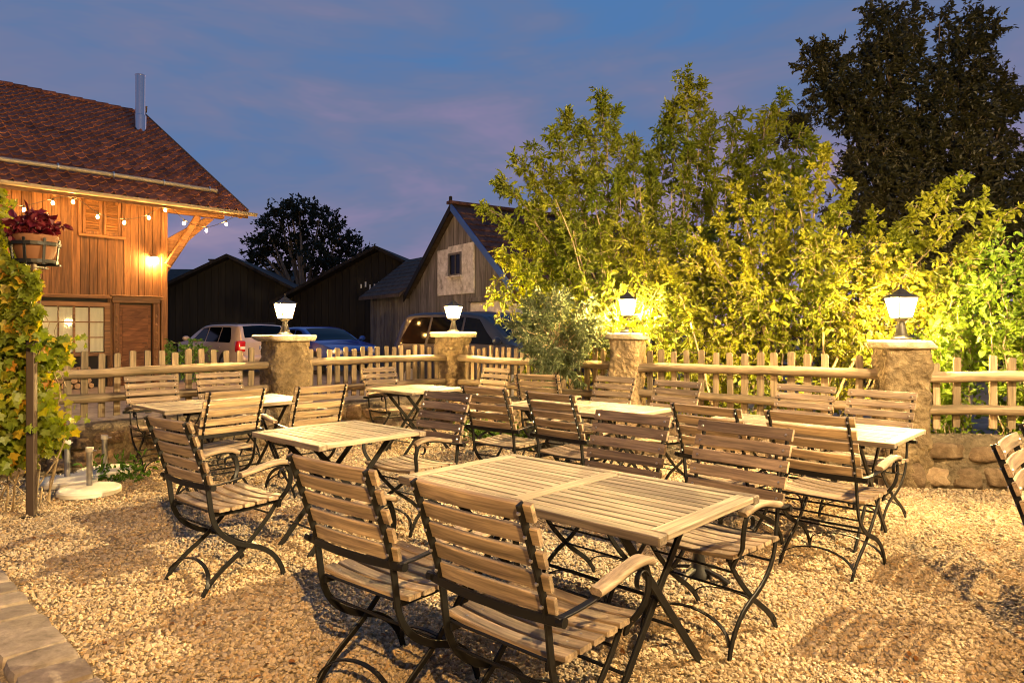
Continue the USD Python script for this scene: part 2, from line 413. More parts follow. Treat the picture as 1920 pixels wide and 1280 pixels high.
rocky('far_field', ((0.02, 0.025, 0.012), (0.035, 0.04, 0.02), (0.045, 0.05, 0.026), (0.06, 0.06, 0.035)), 0.6, 0.4, 0.05)
leafy('pebble', [(0.0, (0.14, 0.10, 0.06)), (0.3, (0.29, 0.23, 0.15)), (0.55, (0.40, 0.335, 0.235)), (0.8, (0.32, 0.215, 0.105)), (1.0, (0.52, 0.46, 0.36))], trans=0.0, rough=0.8, spec=0.3, by_object=True)
leafy('leaf_willow', [(0.0, (0.10, 0.14, 0.010)), (0.4, (0.24, 0.23, 0.014)), (0.75, (0.38, 0.29, 0.018)), (1.0, (0.42, 0.22, 0.02))])
leafy('leaf_shrub', [(0.0, (0.13, 0.165, 0.012)), (0.45, (0.31, 0.28, 0.016)), (0.8, (0.44, 0.32, 0.02)), (1.0, (0.46, 0.22, 0.02))])
leafy('leaf_right', [(0.0, (0.10, 0.18, 0.014)), (0.5, (0.23, 0.29, 0.018)), (1.0, (0.36, 0.34, 0.022))])
leafy('leaf_vine', [(0.0, (0.07, 0.12, 0.010)), (0.30, (0.19, 0.19, 0.014)), (0.6, (0.34, 0.27, 0.018)), (0.88, (0.38, 0.17, 0.018)), (1.0, (0.22, 0.07, 0.015))])
leafy('leaf_vine_piece', [(0.0, (0.07, 0.12, 0.010)), (0.30, (0.19, 0.19, 0.014)), (0.6, (0.34, 0.27, 0.018)), (0.88, (0.38, 0.17, 0.018)), (1.0, (0.22, 0.07, 0.015))], by_object=True)
leafy('leaf_olive', [(0.0, (0.05, 0.07, 0.03)), (0.5, (0.105, 0.13, 0.062)), (1.0, (0.22, 0.24, 0.14))], trans=0.25)
leafy('leaf_dark', [(0.0, (0.02, 0.021, 0.006)), (0.5, (0.045, 0.038, 0.009)), (1.0, (0.075, 0.045, 0.011))], trans=0.3)
leafy('leaf_oak', [(0.0, (0.014, 0.018, 0.008)), (0.6, (0.025, 0.028, 0.012)), (1.0, (0.035, 0.035, 0.015))], trans=0.2)
leafy('leaf_red', [(0.0, (0.05, 0.006, 0.012)), (0.5, (0.12, 0.010, 0.018)), (0.8, (0.30, 0.015, 0.02)), (1.0, (0.42, 0.03, 0.03))], trans=0.3)
leafy('leaf_ground', [(0.0, (0.05, 0.12, 0.012)), (0.6, (0.12, 0.20, 0.02)), (1.0, (0.20, 0.24, 0.03))], trans=0.35)
leafy('leaf_litter', [(0.0, (0.14, 0.06, 0.018)), (0.5, (0.30, 0.15, 0.03)), (1.0, (0.40, 0.26, 0.05))], trans=0.2)
glow('lantern_light', LAMP_COL, LANT)
glow('house_lamp_light', (1.0, 0.50, 0.13), HOUSE_LAMP)
glow('yard_lamp_light', (1.0, 0.68, 0.33), YARD_LAMP)
glow('yard_lamp_light_low', (1.0, 0.55, 0.19), YARD_LAMP * .50)
glow('bulb_light', (1.0, 0.47, 0.11), BULB)
M['pane'] = usdkit.material(stage, LK + 'pane', {'lw': ('layer_weight', {'blend': 0.5}), 'pw': ('math', {'math_type': 'power', 'value2': 5.0}), 'f': ('math', {'math_type': 'multiply_add', 'value2': 0.6, 'value3': 0.03}), 't': ('transparent_bsdf', {'color': (0.93, 0.95, 0.95)}), 'g': ('glossy_bsdf', {'roughness': 0.03}), 'm': ('mix_closure', {})},
                            [('lw.facing', 'pw.value1'), ('pw.value', 'f.value1'), ('f.value', 'm.fac'), ('t.BSDF', 'm.closure1'), ('g.BSDF', 'm.closure2')], surface='m.closure')

# ------------------------------------------------------------------ ground
P1 = np.array([-2.86, 8.6, 0]); P2 = np.array([-0.894, 10.4, 0]); P3 = np.array([1.36, 8.05, 0]); P4 = np.array([3.62, 6.35, 0])
LEFT_END = P1 + (np.array([-4.43, 7.0, 0]) - P1) * 2.6
RIGHT_END = np.array([7.6, 5.75, 0])
FENCE = [LEFT_END, P1, P2, P3, P4, RIGHT_END]


def sheet(poly, z, mat, name):
    from shapely.geometry import Polygon
    v, f = trimesh.creation.triangulate_polygon(Polygon([(p[0], p[1]) for p in poly]), engine='earcut')
    v3 = np.c_[v, np.full(len(v), z)]
    m = trimesh.Trimesh(v3, f, process=False)
    if m.face_normals[:, 2].mean() < 0:
        m.invert()
    return setting(name, m, mat)


sheet([(-3000, -3000), (3000, -3000), (3000, 3000), (-3000, 3000)], -0.06, 'far_field', 'ground')
YARD_Z = 0.10
outer = [p for p in FENCE]
sheet([(-40, -14)] + [tuple(p[:2]) for p in outer] + [(30, 6), (60, 10), (60, 70), (-60, 70), (-60, -14)], YARD_Z, 'yard_ground', 'car_park')
yard_poly = [tuple(p[:2]) for p in outer] + [(9, 5.8), (9, -3), (-9, -3), (-14, -3)]
sheet(yard_poly, 0.0, 'gravel_ground', 'gravel_bed')

# grey setts, bottom left: rows along V, each stone its own piece
PAV0 = np.array([-2.88, 3.90, 0])
pav_sheet = [PAV0 - V * 2.5, PAV0 + V * 4.2, PAV0 + V * 4.2 - U * 3.0, PAV0 - V * 2.5 - U * 3.0]
pavement = sheet(pav_sheet, 0.006, 'gravel_ground', 'pavement')
k = 0
for row in range(7):
    r = np.random.default_rng(row + 50)
    s = -1.5 + 0.1 * (row % 2)
    ln = 0.265 if row == 0 else 0.25
    while s < 3.4:
        w = r.uniform(0.185, 0.235) if row == 0 else r.uniform(0.20, 0.26)
        c = PAV0 + V * (s + w / 2) - U * (0.135 + row * 0.272 + r.uniform(-.006, .006)) + Z * (0.002 + r.uniform(-.006, .006))
        v, f = stone((w / 2 - 0.009, ln / 2 - .006, 0.055), 900 + k, 8.0, 0.07)
        a = math.atan2(V[1], V[0]) + r.uniform(-.03, .03)
        px = 960 + FPX * c[0] / max(c[1], .3)
        if c[1] > 1.9 and px > -260:
            part('sett', trimesh.Trimesh(v @ rot_z(a).T + c, f, process=False), 'sett_stone', pavement, smooth=50)
        s += w; k += 1

# ------------------------------------------------------------------ low stone wall, fence, pillars
WALL_H = 0.47


def wall_between(a, b, label, seed):
    d = b - a; L = np.linalg.norm(d); e = d / L
    n = np.array([e[1], -e[0], 0])            # towards the yard
    yaw = math.degrees(math.atan2(e[1], e[0]))
    t = thing('stone_wall', label, 'wall', a, yaw, 'low rubble walls under the picket fence')
    # core, in the thing's own axes: x along, -y to the yard
    nx = max(8, int(L / 0.05))
    xs = np.linspace(0, L, nx)
    mb = MB()
    prof = [(-.15, -.02), (-.16, .12), (-.155, .25), (-.15, .38), (-.13, WALL_H - .03), (-.06, WALL_H), (.06, WALL_H), (.15, WALL_H - .03), (.16, .2), (.16, -.02)]
    P = np.array([[(x, y, z) for (y, z) in prof] for x in xs])
    nz = meshkit.fbm(P.reshape(-1, 3) * 4 + seed * 3.3, 3, seed).reshape(P.shape[:2]) - .5
    P[..., 1] += nz * 0.13; P[..., 2] += nz * 0.04
    m_ = len(prof)
    i, j = np.meshgrid(np.arange(nx - 1), np.arange(m_ - 1), indexing='ij')
    q = np.stack([i * m_ + j, (i + 1) * m_ + j, (i + 1) * m_ + j + 1, i * m_ + j + 1], -1).reshape(-1, 4)
    mb.add(P.reshape(-1, 3), q)
    part('wall_core', mb, 'mortar', t, smooth=60)
    r = np.random.default_rng(seed)
    z0 = 0.0; kk = 0
    for course, h in enumerate((0.22, 0.17)):
        x = -r.uniform(0, .2)
        while x < L:
            w = r.uniform(0.16, 0.42)
            hh = h * r.uniform(.7, 1.15)
            if r.random() < 0.88 and x + w * .7 > 0:
                v, f = stone((w / 2 - .012, .10 + r.uniform(-.015, .02), hh / 2), seed * 100 + kk, 6.0, 0.24)
                part('stone', trimesh.Trimesh(v + np.array([x + w / 2, -.088, z0 + h / 2 + r.uniform(-.025, .025)]), f, process=False), 'wall_stone', t, smooth=60)
            x += w; kk += 1
        z0 += h + .01
    return t


wall_between(LEFT_END, P1, 'low rubble wall at the left, under the fence behind the parasol bases', 3)
wall_between(P1, P2, 'low rubble wall between the wide left pillar and the corner pillar', 4)
wall_between(P2, P3, 'low rubble wall behind the potted olive tree, right of the corner pillar', 5)
wall_between(P3, P4, 'low rubble wall under the fence between the two right-hand pillars', 6)
wall_between(P4, RIGHT_END, 'low boulder wall at the right edge, right of the rightmost pillar', 8)


def pillar(p, w, yaw, h, capw, label, seed):
    t = thing('stone_pillar', label, 'pillar', p, yaw, 'rough stone fence pillars')
    zs = np.linspace(-.02, h - .07, 60); na = 72
    ang = np.arange(na) / na * 2 * np.pi
    base = np.stack([np.cos(ang), np.sin(ang)], 1)
    base /= (np.abs(base) ** 7).sum(1, keepdims=True) ** (1 / 7)
    pts = np.array([[(x * w / 2 * (1.05 - .05 * z / h), y * w / 2 * (1.05 - .05 * z / h), z) for x, y in base] for z in zs])
    nz = meshkit.fbm(pts.reshape(-1, 3) * 5.0 + seed * 5.1, 5, seed).reshape(pts.shape[:2]) - .5
    n2 = np.abs(meshkit.fbm(pts.reshape(-1, 3) * 11.0 + seed * 2.1, 3, seed + 9).reshape(pts.shape[:2]) - .5)
    pts[..., :2] *= (1 + nz * .42 - n2 * .34)[..., None]
    m_ = na
    i, j = np.meshgrid(np.arange(len(zs) - 1), np.arange(m_), indexing='ij')
    q = np.stack([i * m_ + j, i * m_ + (j + 1) % m_, (i + 1) * m_ + (j + 1) % m_, (i + 1) * m_ + j], -1).reshape(-1, 4)
    part('column', MB().add(pts.reshape(-1, 3), q), 'pillar_stone', t, smooth=70)
    v, f = stone((capw / 2, capw / 2, .042), seed + 40, 9.0, 0.10)
    tm = trimesh.Trimesh(v + np.array([0, 0, h - .042]), f, process=False)
    part('cap_slab', tm, 'cap_stone', t, smooth=50)
    return t


g_yaw = math.degrees(math.atan2(U[1], U[0]))
PH = 1.365
pillar(P1, 0.50, g_yaw, PH, 0.60, 'broad rough stone pillar in front of the beige estate car', 11)
pillar(P2, 0.44, g_yaw, PH + .03, 0.53, 'rough stone pillar at the far corner of the fence, before the navy van', 12)
pillar(P3, 0.37, g_yaw - 75, PH + .03, 0.44, 'rough stone pillar right of the potted olive, overgrown by leaves', 13)
pillar(P4, 0.40, -7, PH - .03, 0.46, 'rough stone pillar at the right where the fence turns', 14)


def fence_between(a, b, ra, rb, spacing, label, seed, top=1.19, z1=1.0, z2=0.715, over=(.25, .25), drop=()):
    d = b - a; L = np.linalg.norm(d); e = d / L
    yaw = math.degrees(math.atan2(e[1], e[0]))
    t = thing('picket_fence', label, 'fence', a, yaw, 'weathered picket fences on the stone wall')
    r = np.random.default_rng(seed)
    x = ra + spacing * .55; k = 0
    while x < L - rb - .03:
        w = r.uniform(.058, .072); h = top + r.uniform(-.022, .022); z0 = .525 + r.uniform(-.015, .015)
        tilt = r.uniform(-.02, .02)
        if k not in drop:
            if r.random() < .06:
                h -= .05
            tx = tilt * (h - z0)
            poly = [(x - w / 2, .0, z0), (x + w / 2, .0, z0 + r.uniform(-.006, .006)), (x + w / 2 + tx, .0, h - .012), (x + w / 2 - .010 + tx, .0, h + r.uniform(-.004, .004)), (x - w / 2 + .010 + tx, .0, h), (x - w / 2 + tx, .0, h - .012)]
            part('picket', MB().prism(poly, (0, .024, 0)), 'fence_wood_up', t)
        x += spacing * r.uniform(.9, 1.1); k += 1
    for z, rad in ((z1, .048), (z2, .046)):
        xs = np.linspace(-over[0], L + over[1], 24)
        nz = meshkit.fbm(np.c_[xs * 1.1, xs * 0 + z * 9, xs * 0 + seed], 3, seed) - .5
        n2 = meshkit.fbm(np.c_[xs * 3.1, xs * 0 + z * 5, xs * 0 + seed], 2, seed + 4) - .5
        pts = np.c_[xs, -.052 + nz * .02, z + nz * .05]
        rr = rad * (1 + n2 * .28)
        part('rail', MB().tube(pts, rr, 12), 'fence_wood_along', t, smooth=40)
    return t


fence_between(LEFT_END, P1, 0, .30, .150, 'picket fence at the left, before the timber house', 21, over=(0, -.02), z1=.985, z2=.72)
fence_between(P1, P2, .28, .26, .1225, 'picket fence between the broad left pillar and the corner pillar, before the blue car', 22, over=(-.22, -.18), z1=1.01, z2=.66)
fence_between(P2, P3, .26, .22, .128, 'picket fence behind the potted olive tree', 23, over=(-.18, -.16), z1=1.0, z2=.66)
fence_between(P3, P4, .2, .22, .155, 'picket fence between the two right-hand pillars, before the lit shrubs', 24, over=(-.15, -.16), z1=1.0, z2=.70, drop=(13,))
fence_between(P4, RIGHT_END, .22, 0, .158, 'picket fence at the right edge, right of the rightmost pillar', 25, over=(-.19, .1), z1=1.0, z2=.695, drop=(2,))


# ------------------------------------------------------------------ lanterns
def lantern(label, loc, yaw, light, s=1.0, group='lit lanterns on the fence pillars', name='lantern', pedestal=.20, bulb=None):
    t = thing(name, label, 'lantern', loc, yaw, group)
    z0 = pedestal
    part('pedestal', MB().lathe([(.088 * s, 0), (.092 * s, .016), (.075 * s, .026), (.055 * s, .05), (.034 * s, pedestal * .72), (.032 * s, pedestal * .85), (.055 * s, pedestal - .012), (.06 * s, pedestal)], n=16), 'lantern_metal', t, smooth=40)
    b, w, h = .062 * s, .098 * s, .195 * s
    fr = MB()
    for sx in (-1, 1):
        for sy in (-1, 1):
            fr.bar([(sx * b, sy * b, z0), (sx * w, sy * w, z0 + h)], .012 * s, .012 * s, up=(1, .2, 0))
    for q, z in ((b, z0 + .006), (w, z0 + h)):
        for k in range(4):
            c = rot_z(k * math.pi / 2)
            fr.bar(np.array([(-q, q, z), (q, q, z)]) @ c.T, .013 * s, .013 * s)
    part('frame', fr, 'lantern_metal', t)
    for k in range(4):
        c = rot_z(k * math.pi / 2)
        bb, ww = b - .004, w - .004
        p = np.array([(-bb + .004, bb, z0 + .012), (bb - .004, bb, z0 + .012), (ww - .006, ww, z0 + h - .006), (-ww + .006, ww, z0 + h - .006)]) @ c.T
        part('pane', MB().prism(p, c @ np.array([0, -.003, 0])), light, t)
    if bulb:
        part('bulb', MB().sphere((0, 0, z0 + h * .5), (.024, .024, .032), 2), bulb, t, smooth=True)
    zr = z0 + h
    roof = MB()
    rings = [(w + .012 * s, zr + .002), (w + .008 * s, zr + .010 * s), (.058 * s, zr + .034 * s), (.030 * s, zr + .066 * s), (.014 * s, zr + .082 * s)]
    vv = np.array([[(sx * q, sy * q, z) for sx, sy in ((-1, -1), (1, -1), (1, 1), (-1, 1))] for q, z in rings]).reshape(-1, 3)
    ff = []
    for i in range(len(rings) - 1):
        for j in range(4):
            ff.append((i * 4 + j, i * 4 + (j + 1) % 4, i * 4 + 4 + (j + 1) % 4, i * 4 + 4 + j))
    ff = np.array(ff + [(3, 2, 1, 0), (16, 17, 18, 19)])
    roof.add(vv, ff)
    part('roof', roof, 'lantern_metal', t)
    part('finial', MB().lathe([(.008 * s, zr + .081 * s), (.014 * s, zr + .090 * s), (.006 * s, zr + .100 * s), (.009 * s, zr + .108 * s), (.002, zr + .128 * s)], n=10), 'lantern_metal', t, smooth=40)
    return t


lantern('lit black lantern on the broad left pillar, before the beige estate car', P1 + Z * (PH - .002), g_yaw, 'lantern_light')
lantern('lit black lantern on the pillar at the far fence corner', P2 + Z * (PH + .028), g_yaw, 'lantern_light')
lantern('lit black lantern half wrapped in leaves, on the pillar beside the olive tree', P3 + Z * (PH + .028), g_yaw - 60, 'lantern_light')
lantern('lit black lantern on the rightmost pillar, before the lit shrubs', P4 + Z * (PH - .032), 8, 'lantern_light')


# ------------------------------------------------------------------ chairs
def curve(pts, n=14):
    from scipy.interpolate import CubicSpline
    p = np.asarray(pts, float)
    s = np.r_[0, np.cumsum(np.linalg.norm(np.diff(p, axis=0), axis=1))]
    return CubicSpline(s, p)(np.linspace(0, s[-1], n))


back_line = [(-.345, .945), (-.305, .84), (-.262, .72), (-.225, .60), (-.205, .47), (-.185, .385), (-.13, .305), (-.02, .235), (.10, .185), (.19, .105), (.235, .0)]
cross_line = [(.205, .435), (.16, .37), (.07, .275), (-.03, .19), (-.14, .115), (-.21, .05), (-.245, .0)]


def yz(line, x, n):
    c = curve(line, n)
    return np.c_[np.full(len(c), x), c]


def make_chair(name):
    t = class_prim(name)
    bl = np.array(back_line)
    for i in range(5):
        zc = .918 - i * .0725
        yc = np.interp(-zc, -bl[:, 1], bl[:, 0]) + .016
        y2 = np.interp(-(zc - .05), -bl[:, 1], bl[:, 0]) + .016
        lean = np.array([0, yc - y2, .05]); lean /= np.linalg.norm(lean)
        xs = np.linspace(-.257, .257, 11)
        pts = np.c_[xs, yc - .013 * (1 - (xs / .257) ** 2), np.full(11, zc) + .0 * xs]
        part('back_slat', MB().bar(pts, .017, .055 if i else .059, up=lean, bev=.18), 'chair_wood', t, smooth=35)
    for i in range(6):
        yc = .225 - i * .0735
        xs = np.linspace(-.255, .255, 11)
        sag = .016 * (1 - (xs / .255) ** 2)
        z = .455 + .010 * ((yc + .05) / .25) ** 2 * 1.0 - sag
        if i == 0:
            z = z - .006
        pts = np.c_[xs, np.full(11, yc), z]
        part('seat_slat', MB().bar(pts, .060, .019, up=(0, 0, 1), bev=.18), 'chair_wood', t, smooth=35)
    for sx in (-1, 1):
        part('rear_frame', MB().bar(yz(back_line, sx * .222, 26), .006 * 1.6, .026, up=np.array([sx * 1.0, 0, 0]) * 0 + np.array([0, .6, .8]), bev=.2) if False else flat(yz(back_line, sx * .226, 28), .010, .028), 'iron', t, smooth=35)
        part('front_frame', flat(yz(cross_line, sx * .208, 18), .010, .026), 'iron', t, smooth=35)
        part('seat_rail', MB().bar([(sx * .205, -.20, .430), (sx * .205, .0, .425), (sx * .205, .215, .436)], .010, .026), 'iron', t)
        # arm: flat bar from the knob, timber rest, scrolled support
        arm_pts = curve([(sx * .272, -.235, .602), (sx * .288, -.14, .612), (sx * .300, -.06, .628), (sx * .302, .10, .655), (sx * .296, .20, .655)], 14)
        part('arm_bar', MB().bar(arm_pts, .024, .007), 'iron', t)
        ax = curve([(sx * .296, -.075, .640), (sx * .302, .03, .662), (sx * .304, .13, .678), (sx * .298, .21, .668), (sx * .293, .245, .650)], 14)
        w = np.interp(np.linspace(0, 1, 14), [0, .1, .5, .9, 1], [.046, .054, .050, .062, .046])
        prof = np.array([[(-a / 2 + .006, -.012), (a / 2 - .006, -.012), (a / 2, -.004), (a / 2, .006), (a / 2 - .008, .013), (-a / 2 + .008, .013), (-a / 2, .006), (-a / 2, -.004)] for a in w])
        part('armrest', MB().sweep(ax, prof), 'arm_wood', t, smooth=50)
        sc = [(sx * .296, .205, .652), (sx * .296, .232, .60), (sx * .290, .235, .545), (sx * .275, .215, .49), (sx * .245, .20, .445), (sx * .225, .205, .40)]
        part('arm_support', flat(curve(sc, 16), .009, .026, side=(.9, -.2, .1)), 'iron', t, smooth=35)
        th = np.linspace(.3, 5.2, 18)
        rr = .040 * (1 - .55 * (th - .3) / 4.9)
        scr = np.c_[np.full(18, sx * .296), .185 + rr * np.cos(th), .600 + rr * np.sin(th)]
        part('arm_scroll', flat(scr, .018, .006), 'iron', t, smooth=35)
    # curved rail below the back with end knobs
    xs = np.linspace(-.275, .275, 15)
    pts = np.c_[xs, -.222 - .030 * (1 - (xs / .275) ** 2), .590 + 0 * xs]
    part('back_rail', MB().bar(pts, .010, .030), 'iron', t, smooth=35)
    kn = MB()
    for sx in (-1, 1):
        kn.tube([(sx * .268, -.222, .592), (sx * .292, -.222, .592)], .016, 10)
    part('pivot_knob', kn, 'iron', t, smooth=40)
    # arched stretchers between the feet and thin cross rods
    for y, z0, rise in ((.222, .055, .10), (-.222, .045, .10)):
        th = np.linspace(0, np.pi, 15)
        pts = np.c_[-.215 * np.cos(th), np.full(15, y) - np.sign(y) * .05 * np.sin(th), z0 + rise * np.sin(th)]
        part('arched_stretcher', flat(pts, .022, .006, side=(0, 1, 0)), 'iron', t, smooth=35)
    rods = ((.165, .365, .208), (-.16, .345, .222), (.02, .228, .215), (-.19, .445, .215))
    for y, z, x in rods:
        part('cross_rod', MB().tube([(-x, y, z), (x, y, z)], .006, 6), 'iron', t)
    sb = MB()
    for i in range(5):
        zc = .918 - i * .0725
        yc = np.interp(-zc, -bl[:, 1], bl[:, 0])
        for sx in (-1, 1):
            sb.lathe([(.0075, -.002), (.006, .003), (.002, .0045)], n=8)
            v = sb.v[-1]; v2 = np.c_[v[:, 0], v[:, 2], v[:, 1]]
            sb.v[-1] = v2 + np.array([sx * .226, yc + .0165 + .010 - .002 * 0, zc])
            sb.f[-1] = sb.f[-1][:, ::-1]
            sb.lathe([(.0070, -.002), (.0055, .003), (.002, .004)], n=8)
            v = sb.v[-1]; v2 = np.c_[v[:, 0], -v[:, 2], v[:, 1]]
            sb.v[-1] = v2 + np.array([sx * .226, yc - .0145, zc])
    for i in range(6):
        yc = .225 - i * .0735
        for sx in (-1, 1):
            sb.lathe([(.0075, -.002), (.006, .0035), (.002, .005)], c=(sx * .185, yc, .4605 + .010 * ((yc + .05) / .25) ** 2 - .0075 - (.006 if i == 0 else 0)), n=8)
    part('screw', sb, 'screw', t, kind='stuff')
    return t


def flat(pts, w_side, h_plane, side=(1, 0, 0)):
    """Flat bar: w_side thick along 'side', h_plane wide in the curve's plane."""
    p = np.asarray(pts, float)
    t = np.gradient(p, axis=0); t /= np.linalg.norm(t, axis=1, keepdims=True) + 1e-12
    up = np.cross(np.asarray(side, float), t)
    return MB().bar(p, w_side, h_plane, up=up, bev=.22)


chair = make_chair('armchair_kind')
CH = 'slatted folding armchairs round the tables'
ga = math.degrees(math.atan2(U[1], U[0])); gv = math.degrees(math.atan2(V[1], V[0]))
CHAIRS = [
    (.081, 2.306, 48.3, 'nearest armchair, back to the camera, at the right of the pair before the big table'),
    (-.463, 2.757, 51.1, 'armchair seen from behind, left of the nearest one, pushed to the big table'),
    (.467, 3.716, 225.7, 'armchair facing the camera across the big table, left of its pair, greyish back'),
    (.947, 3.257, 223.5, 'armchair facing the camera at the big table\'s right end, bolt heads on its greyish back'),
    (-1.659, 3.952, 51.2, 'armchair pulled back at the left onto open gravel, whole frame and both arms in view'),
    (-2.447, 5.648, 140.8, 'armchair seen from behind at the left back table, directly beyond the pulled-back chair'),
    (-1.881, 6.12, 137.3, 'armchair seen from behind at the left back table, right one, below the broad pillar'),
    (-3.573, 6.953, -45.6, 'leftmost armchair, at the far side of the left back table, by the fence'),
    (-3.075, 7.461, -45.4, 'armchair by the left fence, right one of the two beyond the left back table'),
    (-1.462, 8.466, -44.2, 'small far armchair left of the little table under the corner pillar'),
    (-.431, 8.34, 222.0, 'small far armchair right of the little table, brightly lit back, near the olive tree'),
    (-.712, 4.991, 228.4, 'tilted armchair with dark purple-grey back, at the far right of the square table'),
    (-.027, 5.948, 50.8, 'armchair seen from behind in the middle, left one at the table before the olive tree'),
    (.518, 5.42, 44.2, 'armchair seen from behind in the middle, right one at the table before the olive tree'),
    (.82, 6.772, 222.3, 'armchair against the fence below the leafy lantern, left of two beyond the middle table'),
    (1.313, 6.202, 221.1, 'armchair against the fence, right of two beyond the middle table'),
    (1.467, 4.543, 40.9, 'armchair seen from behind at the right back table, left one, mostly hidden by nearer backs'),
    (1.935, 4.142, 43.1, 'armchair seen from behind with orange-brown back, right one before the right back table'),
    (2.31, 5.714, 221.6, 'armchair beyond the right back table, left one of two by the fence'),
    (2.667, 5.182, 219.6, 'armchair beyond the right back table, right one, in front of the rightmost pillar'),
    (.40, 7.66, 66.0, 'dark-backed armchair just before the olive planter, only its top slats showing'),
    (2.44, 2.81, gv, 'armchair at the right edge seen edge-on, nearer one, pale slats cut by the frame'),
    (3.02, 3.45, gv + 3, 'armchair at the right edge, farther one, only a slat corner in the frame'),
]
for x, y, yaw, lab in CHAIRS:
    copy_of(chair, 'folding_armchair', lab, 'chair', (x, y, 0.002), yaw - 90, CH)


# ------------------------------------------------------------------ tables
def make_table(name, L, W, cross):
    t = class_prim(name)
    zt, th = .74, .026
    e = .075
    # border
    for sy in (-1, 1):
        part('border_plank', MB().box((0, sy * (W / 2 - .0275), zt - th / 2 - .004), (L, .055, th + .008), bev=.004), 'table_wood_long', t)
    for sx in (-1, 1):
        part('end_plank', MB().box((sx * (L / 2 - e / 2), 0, zt - th / 2 + .001), (e, W - .114, th), bev=.004), 'table_wood_cross', t)
    halves = [(-L / 2 + e, -.038), (.038, L / 2 - e)] if cross else [(-L / 2 + e, L / 2 - e)]
    if cross:
        part('centre_plank', MB().box((0, 0, zt - th / 2 + .001), (.074, W - .114, th), bev=.004), 'table_wood_cross', t)
    n = int(round((W - .114) / .0565)); p = (W - .114) / n
    r = np.random.default_rng(31)
    for a, b in halves:
        for i in range(n):
            y = -W / 2 + .057 + p * (i + .5)
            part('tabletop_slat', MB().box(((a + b) / 2, y, zt - th / 2 - r.uniform(0, .0015)), (b - a - .003, p - .006, th - .003), bev=.003), 'table_wood_long', t)
    for sx in (-1, 1):
        x = sx * (L / 2 - .24)
        for s, dx in ((-1, -.012), (1, .012)):
            part('leg', MB().bar([(x + dx, -s * (W / 2 - .10), .70), (x + dx, s * (W / 2 - .08), .0)], .012, .036, up=(0, 1, .3)), 'iron', t)
        part('top_bearer', MB().box((x, 0, .698), (.045, W - .16, .022)), 'iron', t)
    for s in (-1, 1):
        part('stretcher', MB().tube([(-(L / 2 - .24), s * (W / 2 - .155), .15), ((L / 2 - .24), s * (W / 2 - .155), .15)], .008, 6), 'iron', t)
        part('side_rail', MB().bar([(-(L / 2 - .20), s * (W / 2 - .12), .682), ((L / 2 - .20), s * (W / 2 - .12), .682)], .010, .022), 'iron', t)
    part('tie_rod', MB().tube([(-(L / 2 - .24), 0, .36), ((L / 2 - .24), 0, .36)], .008, 6), 'iron', t)
    return t


table_long = make_table('long_table_kind', 1.40, .80, True)
table_square = make_table('square_table_kind', .84, .82, False)
TG = 'teak slatted garden tables on iron legs'
for proto, x, y, yaw, lab in [
    (table_long, .2475, 3.03, gv, 'big slatted table in the foreground with a pale plank across its middle'),
    (table_square, -1.17, 4.62, gv, 'square slatted table left of and behind the big foreground table'),
    (table_long, -2.75, 6.55, ga, 'long pale table at the left before the fence and broad pillar'),
    (table_square, -1.12, 8.05, gv, 'little far table under the corner pillar lantern'),
    (table_long, .65, 6.17, gv, 'long table in the middle before the olive tree'),
    (table_long, 2.07, 4.89, gv, 'long table at the right before the rightmost pillar'),
    (table_long, 3.22, 2.66, ga, 'long table outside the right edge behind the edge-on chairs'),
]:
    copy_of(proto, 'garden_table', lab, 'table', (x, y, 0.002), yaw, TG)

# small cast parasol stand under the big table
t = thing('parasol_stand', 'small dark cast-iron parasol stand beneath the big foreground table', 'parasol stand', (1.08, 3.95, 0.004), 20)
part('hub', MB().lathe([(.075, 0), (.07, .03), (.045, .06), (.034, .12), (.036, .17), (.024, .18)], n=16), 'lantern_metal', t, smooth=40)
for k in range(4):
    a = k * math.pi / 2 + .4
    c, s = math.cos(a), math.sin(a)
    part('foot', MB().bar([(c * .05, s * .05, .05), (c * .14, s * .14, .03), (c * .19, s * .19, .008)], .03, .02), 'lantern_metal', t)

# concrete parasol bases, left
PB = thing
for i, (px, py, hgt, lab) in enumerate(((168, 927, .33, 'round white parasol base nearest the camera, steel tube upright'), (196, 890, .31, 'round white parasol base at the back by the rubble wall'), (126, 909, .33, 'round white parasol base at the left, half under the vine'))):
    Y = FPX * CAM_H / (py - HY); x = (px - 960) / FPX * Y
    t = thing('concrete_stand', lab, 'parasol stand', (x, Y, .004), i * 40, 'white concrete parasol bases by the vine')
    part('disc', MB().lathe([(.225, 0), (.243, .012), (.245, .045), (.232, .06), (.14, .072), (.05, .078), (.0, .078)], n=36), 'parasol_base', t, smooth=40)
    part('tube', MB().tube([(0, 0, .07), (0, 0, .07 + hgt)], .024, 14), 'zinc', t, smooth=40)
    part('collar', MB().tube([(0, 0, .04 + hgt), (0, 0, .078 + hgt)], .031, 14), 'parasol_base', t, smooth=40)
    part('clamp_screw', MB().tube([(.02, 0, .05 + hgt), (.06, 0, .05 + hgt)], .007, 8), 'zinc', t)


